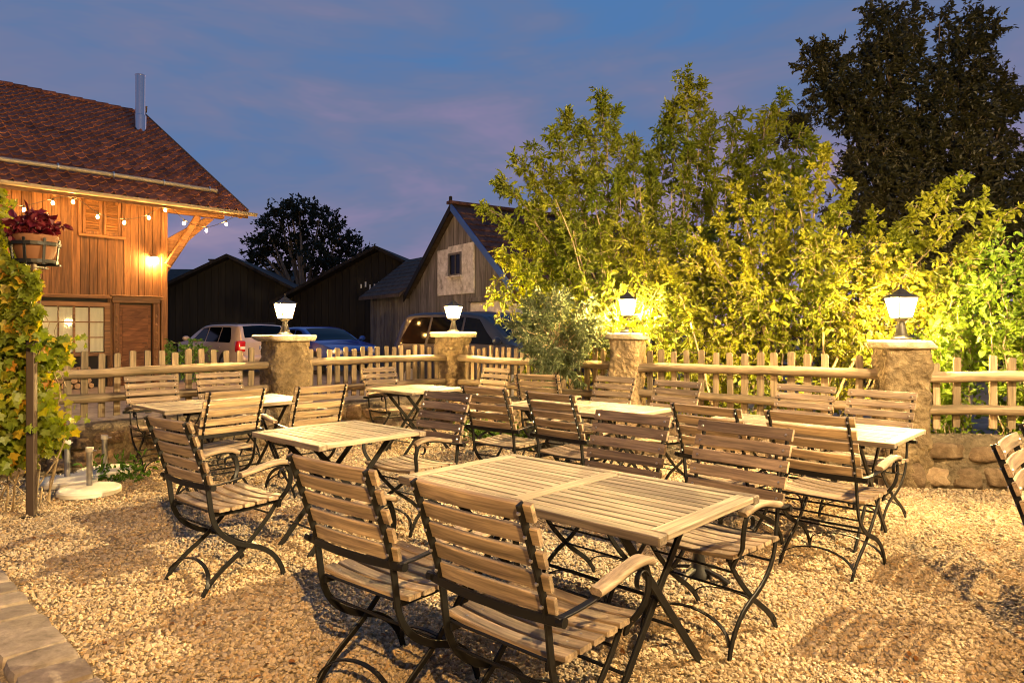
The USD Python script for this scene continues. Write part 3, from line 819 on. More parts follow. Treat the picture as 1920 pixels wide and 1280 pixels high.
# ------------------------------------------------------------------ the inn beside the camera (not in view; carries two wall lanterns)
INN0 = np.array([.84, -1.78, 0])
inn = thing('inn_wall', 'dark timber wall of the inn behind and right of the camera carrying two lanterns', 'building', INN0, ga)
part('wall', MB().box((2.0, -.25, 2.2), (15.0, .30, 4.5)), 'dark_board', inn)
for s, lab, bm in ((0.0, 'lit wall lantern of the inn behind the camera', 'yard_lamp_light_low'), (5.42, 'lit wall lantern of the inn right of the view', 'yard_lamp_light')):
    p = INN0 + U * s - V * .42 + Z * 3.28
    lantern(lab, p, ga, 'pane', 1.15, 'lit wall lanterns of the inn', 'wall_lantern', .08, bm)
    part('lantern_bracket', MB().bar([(s, -.10, 3.2), (s, .42, 3.27)], .03, .03), 'iron', inn)
# ------------------------------------------------------------------ timber house, left
K = np.array([-8.6, 17.0, YARD_Z])
hy = math.degrees(math.atan2(-U[1], -U[0]))       # house x runs from the near corner away to the left (-U); house y then is V... turned
house = thing('timber_house', 'tall timber house at the left with red tiled roof, plank door and louvred shutters', 'house', K, hy)
HZ = 4.45 - YARD_Z


def HP(t, o, z):      # t to the left along the front, o out of the front, z above the yard; in the thing's own axes
    return np.array([t, o, z])


# own axes: x = -U, y = z cross x = (U[1], -U[0]) = V: out of the front
WL = 7.0
part('wall_core', MB().box((WL / 2 + .02, -4.2, HZ / 2 + .2), (WL, 8.3, HZ + .4)), 'dark_inside', house)
r = np.random.default_rng(5)
DOOR = (.355, 1.08, 0.0, 1.93); WIN = (1.40, 2.62, .80, 1.86)
x = 0.15; k = 0
while x < 5.2:
    w = r.uniform(.14, .21)
    x1 = x + w - .006
    z0, z1 = 2.12, HZ + .05
    part('board', MB().box(((x + x1) / 2, .015 + r.uniform(-.004, .004), (z0 + z1) / 2), (x1 - x, .030, z1 - z0), bev=.004), 'house_board', house)
    x += w
# lower zone boards between posts
for a, b in ((.17, .29), (1.15, 1.33), (2.72, 5.2)):
    x = a
    while x < b - .02:
        w = min(r.uniform(.12, .18), b - x)
        part('board', MB().box((x + w / 2 - .003, .012, 1.04), (w - .006, .028, 2.08), bev=.004), 'house_board', house)
        x += w
part('corner_post', MB().box((.07, .012, HZ / 2), (.155, .09, HZ), bev=.01), 'house_board', house)
part('sill_beam', MB().box((2.6, .035, 2.095), (5.0, .08, .085), bev=.01), 'house_beam', house)
# gable side beyond the corner: boards on the side that faces away are left plain
# door
d0, d1, _, dz = DOOR
door = part('door', MB().box(((d0 + d1) / 2, -.03, dz / 2), (d1 - d0 - .02, .03, dz)), 'house_door', house)
ang = math.radians(38)
for i in range(-6, 14):
    zc = i * .17
    # diagonal boards clipped to the door leaf
    from shapely.geometry import Polygon, box as sbox
    c, s = math.cos(ang), math.sin(ang)
    base = np.array([(-1.5, -.08), (1.5, -.08), (1.5, .08), (-1.5, .08)])
    pl = [(q[0] * c + q[1] * s * -1 * -1 + 0, -q[0] * s + q[1] * c) for q in base]
    pg = Polygon([(a + (d0 + d1) / 2, b + zc) for a, b in pl]).intersection(sbox(d0 + .075, .08, d1 - .075, dz - .08))
    if pg.is_empty or pg.area < .002:
        continue
    pts = [(a, -.012, b) for a, b in list(pg.exterior.coords)[:-1]]
    part('diagonal_board', MB().prism(pts, (0, .012, 0)), 'house_door', door)
part('handle', MB().tube([(d0 + .12, .0, 1.0), (d0 + .12, .05, 1.0), (d0 + .22, .05, 1.0)], .009, 8), 'iron', door)
for a in (d0 - .075, d1 + .075):
    part('door_post', MB().box((a, .045, dz / 2 + .02), (.13, .11, dz + .04), bev=.012), 'house_board', house)
    for q in range(7):
        zz = .45 + q * .2
        part('carved_knob', MB().sphere((a, .104, zz), (.03, .018, .045), 1), 'house_beam', house, smooth=True)
part('lintel', MB().box(((d0 + d1) / 2, .055, dz + .115), (d1 - d0 + .34, .13, .15), bev=.015), 'house_beam', house)
part('lintel_moulding', MB().box(((d0 + d1) / 2, .075, dz + .20), (d1 - d0 + .42, .17, .035), bev=.01), 'house_beam', house)
# ground floor window with pale curtain
a, b, z0, z1 = WIN
win = part('window', MB().box(((a + b) / 2, .03, z1 + .055), (b - a + .24, .07, .11), bev=.008).box(((a + b) / 2, .03, z0 - .04), (b - a + .24, .09, .08), bev=.008).box((a - .06, .03, (z0 + z1) / 2), (.12, .07, z1 - z0), bev=.008).box((b + .06, .03, (z0 + z1) / 2), (.12, .07, z1 - z0), bev=.008), 'house_beam', house)
part('pane', MB().box(((a + b) / 2, .008, (z0 + z1) / 2), (b - a, .006, z1 - z0)), 'pane', win)
cx = np.linspace(a, b, 70); cz = [z0 + .02, z1 - .02]
cv = np.array([[(xx, -.012 - .008 * (.5 + .5 * math.sin(xx * 55 + math.sin(xx * 9) * 2)), zz) for zz in cz] for xx in cx]).reshape(-1, 3)
i = np.arange(69)
part('curtain', MB().add(cv, np.stack([i * 2, i * 2 + 2, i * 2 + 3, i * 2 + 1], -1)), 'curtain', win)
for q in range(1, 4):
    xx = a + (b - a) * q / 4
    part('glazing_bar', MB().box((xx, .02, (z0 + z1) / 2), (.045 if q == 2 else .028, .024, z1 - z0)), 'house_beam', win)
for q in range(1, 3):
    zz = z0 + (z1 - z0) * q / 3
    part('glazing_bar', MB().box(((a + b) / 2, .021, zz), (b - a, .02, .026)), 'house_beam', win)
# upper shutters
for s0, s1 in ((1.455, 1.85), (1.06, 1.425)):
    sh = part('shutter', MB().box((s0 + .03, .055, 3.93), (.06, .045, .78), bev=.006).box((s1 - .03, .055, 3.93), (.06, .045, .78), bev=.006).box(((s0 + s1) / 2, .055, 4.29), (s1 - s0 - .12, .045, .06)).box(((s0 + s1) / 2, .055, 3.57), (s1 - s0 - .12, .045, .06)), 'house_board', house)
    for q in range(11):
        c, s = math.cos(.6), math.sin(.6)
        part('louvre', MB().box(((s0 + s1) / 2, .055, 3.63 + q * .061), (s1 - s0 - .12, .012, .06), ax=[(1, 0, 0), (0, c, s), (0, -s, c)]), 'house_beam', sh)
part('shutter_sill', MB().box((1.45, .06, 3.50), (.98, .12, .06), bev=.01), 'house_beam', house)
for xx in (1.00, 1.91):
    part('shutter_post', MB().box((xx, .045, 3.93), (.08, .06, .86), bev=.008), 'house_board', house)
# roof
EO, EZ, RW, RZ = .80, 4.5 - YARD_Z, 7.4, 8.62 - YARD_Z
T0, T1 = -1.72, 5.2
run = RW; rise = RZ - EZ; sl = math.hypot(run, rise); cs, sn = run / sl, rise / sl


def RP(t, q, h=0.0):      # t along, q up the slope from the eave, h above the slope
    return np.array([t, EO - q * cs + h * sn, EZ + q * sn + h * cs])


roof = part('roof', MB().prism([RP(T0 + .03, .02, -.10), RP(T1, .02, -.10), RP(T1, sl, -.10), RP(T0 + .03, sl, -.10)], RP(0, 0, .06) - RP(0, 0, 0)).prism([RP(T0 + .03, sl, -.10), RP(T1, sl, -.10), np.array([T1, EO - 2 * RW, EZ - .1]), np.array([T0 + .03, EO - 2 * RW, EZ - .1])], (0, 0, .08)), 'barn_board_brown', house)
# gable triangle (faces away from the camera) closes the attic
part('gable_wall', MB().prism([(.0, EO - .9, HZ + .02), (.0, EO - 2 * RW + .9, HZ + .02), (.0, EO - RW, RZ - .35)], (.1, 0, 0)), 'barn_board_brown', house)
rows = 25; pitch = sl / rows; tw = .235
ncol = int((T1 - T0 - .1) / tw)


def tile_shape(variant):
    xs = np.array([0, .035, .07, .105, .14, .19, .245]) 
    zs = np.array([.028, .064, .028, .004, .0, .0, .008])
    Lq = pitch + .06
    top = np.array([[(xx, qq, zz + .036 * (1 - qq / Lq)) for qq in (0, Lq)] for xx, zz in zip(xs, zs)])
    v = np.vstack([top[:, 0], top[:, 1], top[:, 0] - np.array([0, 0, .030])])
    n = len(xs); f = []
    for i in range(n - 1):
        f += [(i, n + i, n + i + 1), (i, n + i + 1, i + 1), (i, i + 1, 2 * n + i + 1), (i, 2 * n + i + 1, 2 * n + i)]
    return v, np.array(f)


tv, tf = tile_shape(0)
rest = MB(); count = 0
for ri in range(rows):
    for ci in range(ncol):
        t0 = T0 + .06 + ci * tw
        v = tv + np.array([r.uniform(-.006, .006), r.uniform(-.012, .012), r.uniform(-.004, .006)])
        w = np.array([RP(t0 + a, ri * pitch + b - .02, c - .03) for a, b, c in v])
        near = ci < 20
        if count < 300 and near:
            part('tile', trimesh.Trimesh(w, tf[:, ::-1], process=False), 'roof_tile', roof); count += 1
        else:
            rest.add(w, tf[:, ::-1])
part('upper_tiles', rest, 'roof_tile', roof, kind='stuff')
for q in range(int((T1 - T0) / .36)):
    th = np.linspace(-.3, math.pi + .3, 9)
    a0 = T0 + .02 + q * .36
    ring0 = np.c_[np.full(9, a0), EO - RW + .145 * np.cos(th), RZ - .03 + .12 * np.sin(th)]
    ring1 = np.c_[np.full(9, a0 + .40), EO - RW + .125 * np.cos(th), RZ - .045 + .105 * np.sin(th)]
    i = np.arange(8)
    part('ridge_tile', MB().add(np.vstack([ring0, ring1]), np.stack([i, i + 1, i + 10, i + 9], -1)), 'roof_tile', roof)
part('verge_board', MB().prism([RP(T0, -.02, -.16), RP(T0, sl + .02, -.16), RP(T0, sl + .02, .05), RP(T0, -.02, .05)], (.035, 0, 0)), 'barn_board_brown', roof)
part('ridge_end', MB().prism([(T0 - .04, EO - RW - .12, RZ + .02), (T0 - .04, EO - RW + .12, RZ + .02), (T0 - .04, EO - RW + .17, RZ + .22), (T0 - .04, EO - RW - .17, RZ + .22)], (.1, 0, 0)), 'barn_board_brown', roof)
# gutter
gt = []
for xx in np.linspace(T0 - .18, T1, 26):
    gt.append((xx, EO + .075, EZ - .055 + .002 * xx))
g = MB(); gp = np.array(gt); th = np.linspace(math.pi, 2 * math.pi, 9)
prof = np.vstack([np.c_[.075 * np.cos(th), .075 * np.sin(th)], np.c_[.068 * np.cos(th[::-1]), .068 * np.sin(th[::-1])]])
g.sweep(gp, prof)
g.tube([gp[0] + (0, .075, 0), gp[-1] + (0, .075, 0)], .010, 8)
part('gutter', g, 'gutter_paint', house, smooth=40)
part('fascia', MB().box(((T0 + T1) / 2, EO - .03, EZ - .10), (T1 - T0, .03, .17)), 'house_beam', house)
# snow pole with hooks
sp = np.array([RP(xx, .92 + .03 * math.sin(xx * 1.3), .13) for xx in np.linspace(T0 + .50, T1, 20)])
part('snow_pole', MB().tube(sp, .05, 10), 'gutter_paint', roof, smooth=40)
for xx in np.arange(T0 + .7, T1, 1.12):
    th = np.linspace(-.6, 3.4, 10)
    pts = np.array([RP(xx, .92 - .085 * math.cos(a), .13 + .085 * math.sin(a)) for a in th])
    part('pole_hook', flat(pts, .03, .008), 'zinc', roof)
# rafters, purlin, brace at the corner
for xx in np.arange(T0 + .15, 5.0, .82):
    part('rafter', MB().bar([RP(xx, .03, -.17), RP(xx, 1.25, -.17)], .10, .13, up=(0, 0, 1)), 'house_beam', house)
part('purlin', MB().box((-.62, .06, HZ - .02), (1.55, .17, .19), bev=.012), 'house_beam', house)
part('brace', MB().bar([(.02, .10, HZ - 1.42), (-.25, .10, HZ - .98), (-.72, .10, HZ - .13)], .12, .15, up=(1, 0, .5)), 'house_beam', house)
part('brace', MB().prism([(-.03, -.02, HZ - 1.6), (-.03, -.02, HZ - .75), (-.95, -.02, HZ - .12), (-1.2, -.02, HZ - .12), (-.55, -.02, HZ - .75)][::-1], (0, -.10, 0)), 'house_beam', house)
# stove pipe
sq = 5.5 / cs
c0 = RP(-.96, sq)
pp = MB().lathe([(.165, -.35), (.165, .42), (.14, .44), (.14, 1.62), (.148, 1.63), (.148, 1.66), (.13, 1.67)], c=c0, n=20)
part('stove_pipe', pp, 'steel_pipe', house, smooth=40)
# house lamp
lp = np.array([.33, .13, 3.02])
part('wall_lamp', MB().lathe([(.02, .11), (.09, .10), (.11, .08), (.03, .13)], c=lp, n=14).bar([lp + (0, -.12, .12), lp + (0, 0, .12)], .03, .03), 'lantern_metal', house)
part('lamp_globe', MB().sphere(lp, (.095, .085, .095), 2), 'house_lamp_light', house, smooth=True)

# festoon of bulbs under the eave
ls = thing('light_string', 'string of warm glowing bulbs looped under the eave of the timber house', 'string lights', K, hy)


def t_of(px, o):
    kk = (px - 960) / FPX
    e0 = K + o * V
    return (e0[0] - kk * e0[1]) / (U[0] - kk * U[1])


bulbs = [(45, 393), (99, 380), (137, 378), (183, 406), (233, 417), (279, 408), (310, 393), (345, 418), (387, 432), (424, 420)]
bp = []
for px, py in bulbs:
    t_ = t_of(px, .72); w = K + .72 * V - t_ * U
    bp.append(np.array([t_, .72, CAM_H - (py - HY) / FPX * w[1] - YARD_Z]))
bp = np.array(bp)
ext = np.vstack([bp[0] + (.75, 0, .22), bp, np.array([T0 - .05, .72, EZ - .12])])
cpts = curve(ext + np.array([0, 0, .085]), 60)
part('cable', MB().tube(cpts, .007, 5), 'cable', ls)
for q in bp:
    part('bulb_socket', MB().lathe([(.020, .03), (.022, .085), (.010, .095)], c=q, n=8), 'cable', ls)
    part('bulb', MB().lathe([(.006, -.052), (.026, -.035), (.034, -.012), (.028, .012), (.018, .03)], c=q, n=10), 'bulb_light', ls, smooth=True)

# firewood by the window
fw = thing('firewood_stack', 'stack of split orange-brown logs below the house window', 'firewood', K + V * .35 - U * 1.75, hy)
for row in range(4):
    for q in range(8):
        rr = r.uniform(.055, .075)
        x = q * .135 + (.065 if row % 2 else 0); z = .07 + row * .118
        pts = []
        nseg = 6
        angs = np.sort(r.uniform(0, 2 * math.pi, nseg)) if False else np.linspace(0, 2 * math.pi, nseg, endpoint=False) + r.uniform(0, 1)
        poly = [(x + rr * r.uniform(.85, 1.05) * math.cos(a), 0, z + rr * r.uniform(.85, 1.05) * math.sin(a)) for a in angs]
        part('log', MB().prism(poly, (0, -.3 + r.uniform(-.02, .02), 0)), 'log_end', fw)

# ------------------------------------------------------------------ grey barn with blue verge board
BL = np.array([-.563, .826, 0]); BL /= np.linalg.norm(BL)      # along the gable, to the left
BB = np.array([.826, .563, 0]); BB /= np.linalg.norm(BB)       # along the ridge, away
BC = np.array([.0, 18.0, YARD_Z])
barn = thing('barn', 'grey board barn with blue verge board and small white-framed window', 'barn', BC, math.degrees(math.atan2(BL[1], BL[0])))
# own axes: x along the gable to the left, y = -BB... out of the gable towards the camera side
HW = 2.9; BE = 2.66; BA = 4.98
def btop(x): return BE + (BA - BE) * (1 - abs(x - HW) / HW) - .10
part('wall_core', MB().prism([(.05, -.05, 0), (2 * HW - .05, -.05, 0), (2 * HW - .05, -.05, BE - .1), (HW, -.05, BA - .2), (.05, -.05, BE - .1)], (0, -6.0, 0)), 'dark_inside', barn)
x = 0.0
while x < 2 * HW - .02:
    w = min(r.uniform(.15, .21), 2 * HW - x)
    x1 = x + w - .008
    za = 2.25 if x < 1.9 else .0
    if not (1.3 < x + w / 2 < 2.62 and False):
        xm = (x + x1) / 2
        top0, top1 = btop(x), btop(x1)
        d = r.uniform(-.006, .006)
        part('board', MB().prism([(x, d, za), (x1, d, za), (x1, d, top1), (x, d, top0)], (0, .028, 0)), 'barn_board', barn)
    x += w
part('stone_base', MB().box((.95, .06, 1.05), (1.96, .16, 2.1), bev=.03), 'plaster', barn)
part('ledge', MB().box((.93, .11, 2.17), (2.02, .24, .13), bev=.02), 'barn_board', barn)
# white plaster field with window
part('window_surround', MB().box((2.19, .045, 3.11), (.68, .05, 1.46), bev=.006).box((3.69, .045, 3.08), (.68, .05, 1.40), bev=.006).box((2.94, .045, 3.73), (.82, .05, .22), bev=.006).box((2.94, .045, 2.66), (.82, .05, .56), bev=.006), 'plaster_worn', barn)
bw = part('window', MB().box((2.57, .05, 3.28), (.07, .07, .70)).box((3.31, .05, 3.28), (.07, .07, .70)).box((2.94, .05, 3.60), (.67, .07, .06)).box((2.94, .05, 2.96), (.67, .07, .06)), 'barn_board', barn)
part('pane', MB().box((2.94, .034, 3.28), (.67, .008, .58)), 'car_glass', bw)
part('glazing_bar', MB().box((2.94, .045, 3.28), (.04, .014, .58)), 'barn_board', bw)
part('window_sill', MB().box((2.94, .09, 2.915), (.9, .12, .04)), 'plaster_worn', bw)
# roof: slope on the right (x < HW)
OV = .2


def barn_slope(sgn):
    e = np.array([HW - sgn * (HW + .35), 0, BE - .35 * (BA - BE) / HW]); a = np.array([HW, 0, BA])
    return e, a


e, a = barn_slope(1)
broof = part('roof', MB().prism([e + (0, OV, 0), a + (0, OV, 0), a + (0, -6.3, 0), e + (0, -6.3, 0)], (0, 0, .07)), 'roof_old', barn)
e2, a2 = barn_slope(-1)
part('roof_left', MB().prism([e2 + (0, OV, 0), a2 + (-.01, OV, 0), a2 + (-.01, -6.3, 0), e2 + (0, -6.3, 0)], (0, 0, .07)), 'roof_old', barn)
sv = a - e; sL = np.linalg.norm(sv); sv /= sL; nrm = np.array([-sv[2], 0, sv[0]]);  nrm = nrm if nrm[2] > 0 else -nrm
tm = MB(); nr = int(sL / .30)
for i in range(nr):
    for j in range(28):
        y1 = OV - j * .24; q = i * .30
        p = e + sv * q + np.array([0, y1, .07])
        h0, h1 = .045 + r.uniform(-.006, .01), .015
        tm.add([p + nrm * h0, p + nrm * h0 + (0, -.23, 0), p + sv * .34 + nrm * h1 + (0, -.23, 0), p + sv * .34 + nrm * h1, p, p + np.array((0, -.23, 0)), p + nrm * (h0 + .02) + sv * .02 + (0, -.115, 0)], [(0, 1, 6), (1, 2, 6), (2, 3, 6), (3, 0, 6), (4, 5, 1), (4, 1, 0)])
part('roof_tiles', tm, 'roof_tile_dark', broof, kind='stuff')
dn = np.array([0, 0, -.20])
part('verge_board', MB().prism([e + (0, OV + .005, .10), a + (0, OV + .005, .10), a + (0, OV + .005, -.12), e + (0, OV + .005, -.12)], (0, .04, 0)), 'blue_paint', broof)
part('verge_board', MB().prism([e2 + (0, OV + .005, .10), a2 + (0, OV + .005, .10), a2 + (0, OV + .005, -.12), e2 + (0, OV + .005, -.12)], (0, .04, 0)), 'dark_board', broof)
part('ridge_cap', MB().bar([a + (0, OV + .1, .12), a + (0, -6.3, .12)], .26, .09), 'roof_tile_dark', broof)
part('ridge_finial', MB().box(a + (0, OV + .03, .20), (.10, .08, .22), bev=.02), 'dark_board', broof)
# long side wall (x = 0 side, away along the ridge)
for i in range(24):
    y0 = -.03 - i * .25
    part('side_board', MB().box((-.012, y0 - .122, 2.35), (.03, .238, .62)), 'barn_board_brown', barn)
part('side_base', MB().box((-.03, -3.1, 1.0), (.14, 6.1, 2.05)), 'plaster', barn)
part('gutter', MB().tube([e + (-.06, OV, 0), e + (-.06, -6.3, 0)], .05, 8), 'zinc', barn)

# lean-to, left of the barn
an = thing('shed', 'low grey board shed with shallow roof joined to the left of the barn', 'shed', BC + BL * 5.35, math.degrees(math.atan2(BL[1], BL[0])))
AL = 4.1; AE = 2.72
part('wall_core', MB().box((AL / 2, -1.62, AE / 2), (AL - .1, 3.1, AE - .02)), 'dark_inside', an)
x = 0.68
x = 0.0
while x < AL - .02:
    w = min(r.uniform(.15, .2), AL - x)
    d = r.uniform(-.006, .006)
    part('board', MB().prism([(x, d, 0), (x + w - .008, d, 0), (x + w - .008, d, AE - .03), (x, d, AE - .03)], (0, .028, 0)), 'barn_board', an)
    x += w
part('roof', MB().prism([(.82, .38, AE - .28), (AL + .3, .38, AE - .28), (AL + .3, -1.6, AE + 1.25), (.82, -1.6, AE + 1.25)], (0, 0, .09)), 'roof_old', an)
part('roof_back', MB().prism([(.82, -3.6, AE - .28), (AL + .3, -3.6, AE - .28), (AL + .3, -1.61, AE + 1.25), (.82, -1.61, AE + 1.25)], (0, 0, .09)), 'roof_old', an)
tm = MB()
for i in range(9):
    for j in range(11):
        f0 = i / 9; x0 = .84 + j * .32
        p0 = np.array([x0, .38 - 1.98 * f0, AE - .19 + 1.53 * f0])
        p1 = p0 + np.array([0, -.25, .185])
        hh = .03 + r.uniform(-.006, .01)
        tm.add([p0 + (0, 0, hh), p0 + (.31, 0, hh), p1 + (.31, 0, .008), p1 + (0, 0, .008), p0, p0 + np.array((.31, 0, 0))], [(0, 2, 1), (0, 3, 2), (4, 0, 1), (4, 1, 5)])
part('roof_shingles', tm, 'roof_old', an, kind='stuff')
part('end_board', MB().prism([(AL, .02, 0), (AL, -3.15, 0), (AL, -3.15, AE), (AL, -1.6, AE + 1.1), (AL, .02, AE)], (.03, 0, 0)), 'barn_board', an)

# ------------------------------------------------------------------ two unlit barns farther off


def dark_barn(name_label, c, yaw, w, d, eave, apex, slots=False):
    t = thing('dark_barn', name_label, 'barn', c, yaw, 'unlit barns in the distance')
    part('wall', MB().prism([(-w / 2, 0, 0), (w / 2, 0, 0), (w / 2, 0, eave), (0, 0, apex), (-w / 2, 0, eave)], (0, d, 0)), 'dark_board', t)
    n = int(w / .3)
    for i in range(n):
        x0 = -w / 2 + i * w / n; x1 = x0 + w / n - .02
        zt = lambda q: eave + (apex - eave) * (1 - abs(q) / (w / 2)) - .05
        part('board', MB().prism([(x0, -.03 - .01 * (i % 2), 0), (x1, -.03 - .01 * (i % 2), 0), (x1, -.03 - .01 * (i % 2), zt(x1)), (x0, -.03 - .01 * (i % 2), zt(x0))], (0, .03, 0)), 'dark_board', t)
    o = .5; s = (apex - eave) / (w / 2)
    for sg in (-1, 1):
        part('roof', MB().prism([(sg * (w / 2 + o), -.6, eave - o * s + .02), (sg * .005, -.6, apex + .02), (sg * .005, d + .4, apex + .02), (sg * (w / 2 + o), d + .4, eave - o * s + .02)], (0, 0, .14)), 'dark_roof', t)
    if slots:
        for i in range(9):
            part('cut_out', MB().box((-.75 + i * .19, -.05, eave + .55 + .08 * math.sin(i * 2.1)), (.06, .03, .16 + .05 * (i % 3))), 'plate_white', t)
    return t


dark_barn('low black barn at the far left behind the beige car', np.array([-12.6, 30.5, YARD_Z]), 8, 8.2, 9, 2.4, 4.5)
dark_barn('black barn with a row of pale slots in its gable, left of the grey barn', np.array([-5.55, 28.5, YARD_Z]), -6, 8.0, 10, 2.6, 4.62, True)
fh = thing('far_house', 'far house roof with small chimney seen between timber house and dark barn', 'house', np.array([-21.0, 45.0, YARD_Z]), 6)
part('wall', MB().box((0, 4, 1.9), (11, 8, 3.8)), 'dark_board', fh)
fr_ = part('roof', MB().prism([(-6, -.5, 3.6), (6, -.5, 3.6), (6, 4, 5.5), (-6, 4, 5.5)], (0, 0, .15)).prism([(-6, 8.5, 3.6), (6, 8.5, 3.6), (6, 4.01, 5.5), (-6, 4.01, 5.5)], (0, 0, .15)), 'roof_old', fh)
part('chimney', MB().box((.3, 3.2, 5.7), (.5, .5, 1.0)).box((.3, 3.2, 6.24), (.62, .62, .1)), 'roof_old', fr_)


# ------------------------------------------------------------------ parked cars
def car(t, kind, paint):
    """x forward, y left; lofted body with glass, lamps, wheels."""
    from scipy.interpolate import PchipInterpolator as PI
    if kind == 'estate':
        L = 4.57; hw = .885
        top = [(-2.285, .62), (-2.25, .93), (-2.20, 1.00), (-2.12, 1.12), (-1.93, 1.40), (-1.80, 1.455), (-1.2, 1.485), (-.3, 1.485), (.35, 1.44), (.75, 1.30), (1.30, 1.02), (1.42, .98), (1.9, .90), (2.15, .80), (2.285, .58)]
        rear_glass = (-2.14, -1.90); side = [(-1.72, -.98), (-.92, -.12), (-.06, .98)]; ws = (.56, 1.26)
    elif kind == 'saloon':
        L = 4.45; hw = .875
        top = [(-2.22, .62), (-2.18, .92), (-2.0, .99), (-1.55, 1.03), (-1.0, 1.30), (-.6, 1.395), (-.1, 1.41), (.3, 1.36), (.7, 1.20), (1.12, .985), (1.25, .95), (1.8, .86), (2.08, .76), (2.22, .55)]
        rear_glass = (-1.45, -.78); side = [(-1.08, -.66), (-.60, -.05), (.0, .85)]; ws = (.36, 1.08)
    else:
        L = 4.8; hw = .93
        top = [(-2.40, .70), (-2.36, 1.05), (-2.28, 1.20), (-2.10, 1.58), (-1.95, 1.70), (-1.3, 1.745), (-.3, 1.745), (.30, 1.70), (.75, 1.54), (1.45, 1.12), (1.58, 1.07), (2.05, .98), (2.28, .86), (2.40, .60)]
        rear_glass = (-2.24, -2.06); side = [(-1.95, -1.10), (-1.02, -.05), (.02, 1.10)]; ws = (.52, 1.42)
    tx, tz = np.array(top).T
    ztop = PI(tx, tz)
    belt = lambda x: np.minimum((.93 if kind != 'van' else 1.03) + .02 * np.sin(x), ztop(x) - .02)
    e = L / 2
    hwid = lambda x: hw * (1 - .20 * np.clip((np.abs(x) - e + .55) / .55, 0, 1) ** 2.2)
    hroof = lambda x: hwid(x) - np.clip((ztop(x) - belt(x)) * .34, 0, .22) - .015
    low = lambda x: .24 + .14 * np.clip((np.abs(x) - e + .5) / .5, 0, 1) ** 2

    def sec(x):
        x = float(np.clip(x, -e, e)); zt, zb, w, wr, zl = float(ztop(x)), float(belt(x)), float(hwid(x)), float(hroof(x)), float(low(x))
        mid = (zl + zb) / 2
        return [(0, zl), (w * .86, zl), (w * .97, zl + .07), (w, mid), (w * .995, mid + .12), (w * .975, zb), (wr + .015, zt - .07 if zt - zb > .1 else zb + (zt - zb) * .4), (wr - .045, zt - .018), (wr * .55, zt), (0, zt + .008)]
    xs = np.r_[np.linspace(-e, -e + .5, 14), np.linspace(-e + .55, e - .55, 40), np.linspace(e - .5, e, 12)]
    R = []
    for x in xs:
        s = sec(x)
        ring = [(x, y, z) for y, z in s] + [(x, -y, z) for y, z in s[-2:0:-1]]
        R.append(ring)
    R = np.array(R); n, m = R.shape[:2]
    i, j = np.meshgrid(np.arange(n - 1), np.arange(m), indexing='ij')
    q = np.stack([i * m + j, (i + 1) * m + j, (i + 1) * m + (j + 1) % m, i * m + (j + 1) % m], -1).reshape(-1, 4)
    b = MB().add(R.reshape(-1, 3), q)
    for kx, fl in ((0, 1), (n - 1, 0)):
        cen = R[kx].mean(0); v = np.vstack([R[kx], cen]); f = np.array([(k_, (k_ + 1) % m, m) for k_ in range(m)])
        b.add(v, f[:, ::-1] if fl == 0 and False else f)
    part('body', b, paint, t, smooth=35)

    def side_pt(x, s, sg, off):
        sc_ = sec(x); (y0, z0), (y1, z1) = sc_[5], sc_[6]
        return (x, sg * (y0 + (y1 - y0) * s + off), z0 + (z1 - z0) * s)
    for sg in (-1, 1):
        for qi, (a, c) in enumerate(side):
            mb = MB(); g = []
            for u in np.linspace(0, 1, 12):
                x = a + (c - a) * u
                smax = 1.0 - .0
                zt = float(ztop(x))
                lim = 1.0
                if qi == 2:
                    lim = max(.12, min(1, 1 - max(0, (u - .38) / .62) * .93))
                if qi == 0:
                    lim = min(1, .25 + u * 2.6)
                g.append([side_pt(x, .07, sg, .006), side_pt(x, .07 + .86 * lim * .5, sg, .007), side_pt(x, .07 + .86 * lim, sg, .006)])
            g = np.array(g)
            i, j = np.meshgrid(np.arange(11), np.arange(2), indexing='ij')
            qq = np.stack([i * 3 + j, (i + 1) * 3 + j, (i + 1) * 3 + j + 1, i * 3 + j + 1], -1).reshape(-1, 4)
            part('side_window', mb.add(g.reshape(-1, 3), qq if sg < 0 else qq[:, ::-1]), 'car_glass', t, smooth=True)
        # wheels
        for wx in (-e + .86, e - .90):
            y = sg * (hw - .02)
            part('wheel_arch', MB().lathe([(.37, -.004), (.37, .006), (.36, .008)], n=24) if False else MB().prism([(wx + .365 * math.cos(a_), y + sg * .022, max(.245, .32 + .365 * math.sin(a_))) for a_ in np.linspace(0, 2 * math.pi, 28, endpoint=False)], (0, -sg * .05, 0)), 'car_black', t)
            w_ = part('wheel', MB().tube([(wx, y - sg * .15, .32), (wx, y + sg * .035, .32)], .315, 28, up=(0, 0, 1)), 'tyre', t, smooth=40)
            part('rim', MB().tube([(wx, y, .32), (wx, y + sg * .042, .32)], .205, 20, up=(0, 0, 1)), 'rim', w_, smooth=40)
        mx = (1.02 if kind != 'van' else 1.18)
        mz = float(belt(mx)) + .10
        part('wing_mirror', MB().sphere((mx, sg * (hw + .10), mz), (.06, .11, .075), 2).bar([(mx, sg * (hw - .06), mz - .05), (mx, sg * (hw + .06), mz - .03)], .05, .03), paint, t, smooth=50)
        dh = float(belt(.0)) - .12
        part('door_handle', MB().box((-.18, sg * (hw + .012), dh), (.17, .02, .028), bev=.006), paint, t)
        part('door_handle', MB().box((-1.05, sg * (hw + .010), dh), (.17, .02, .028), bev=.006), paint, t)

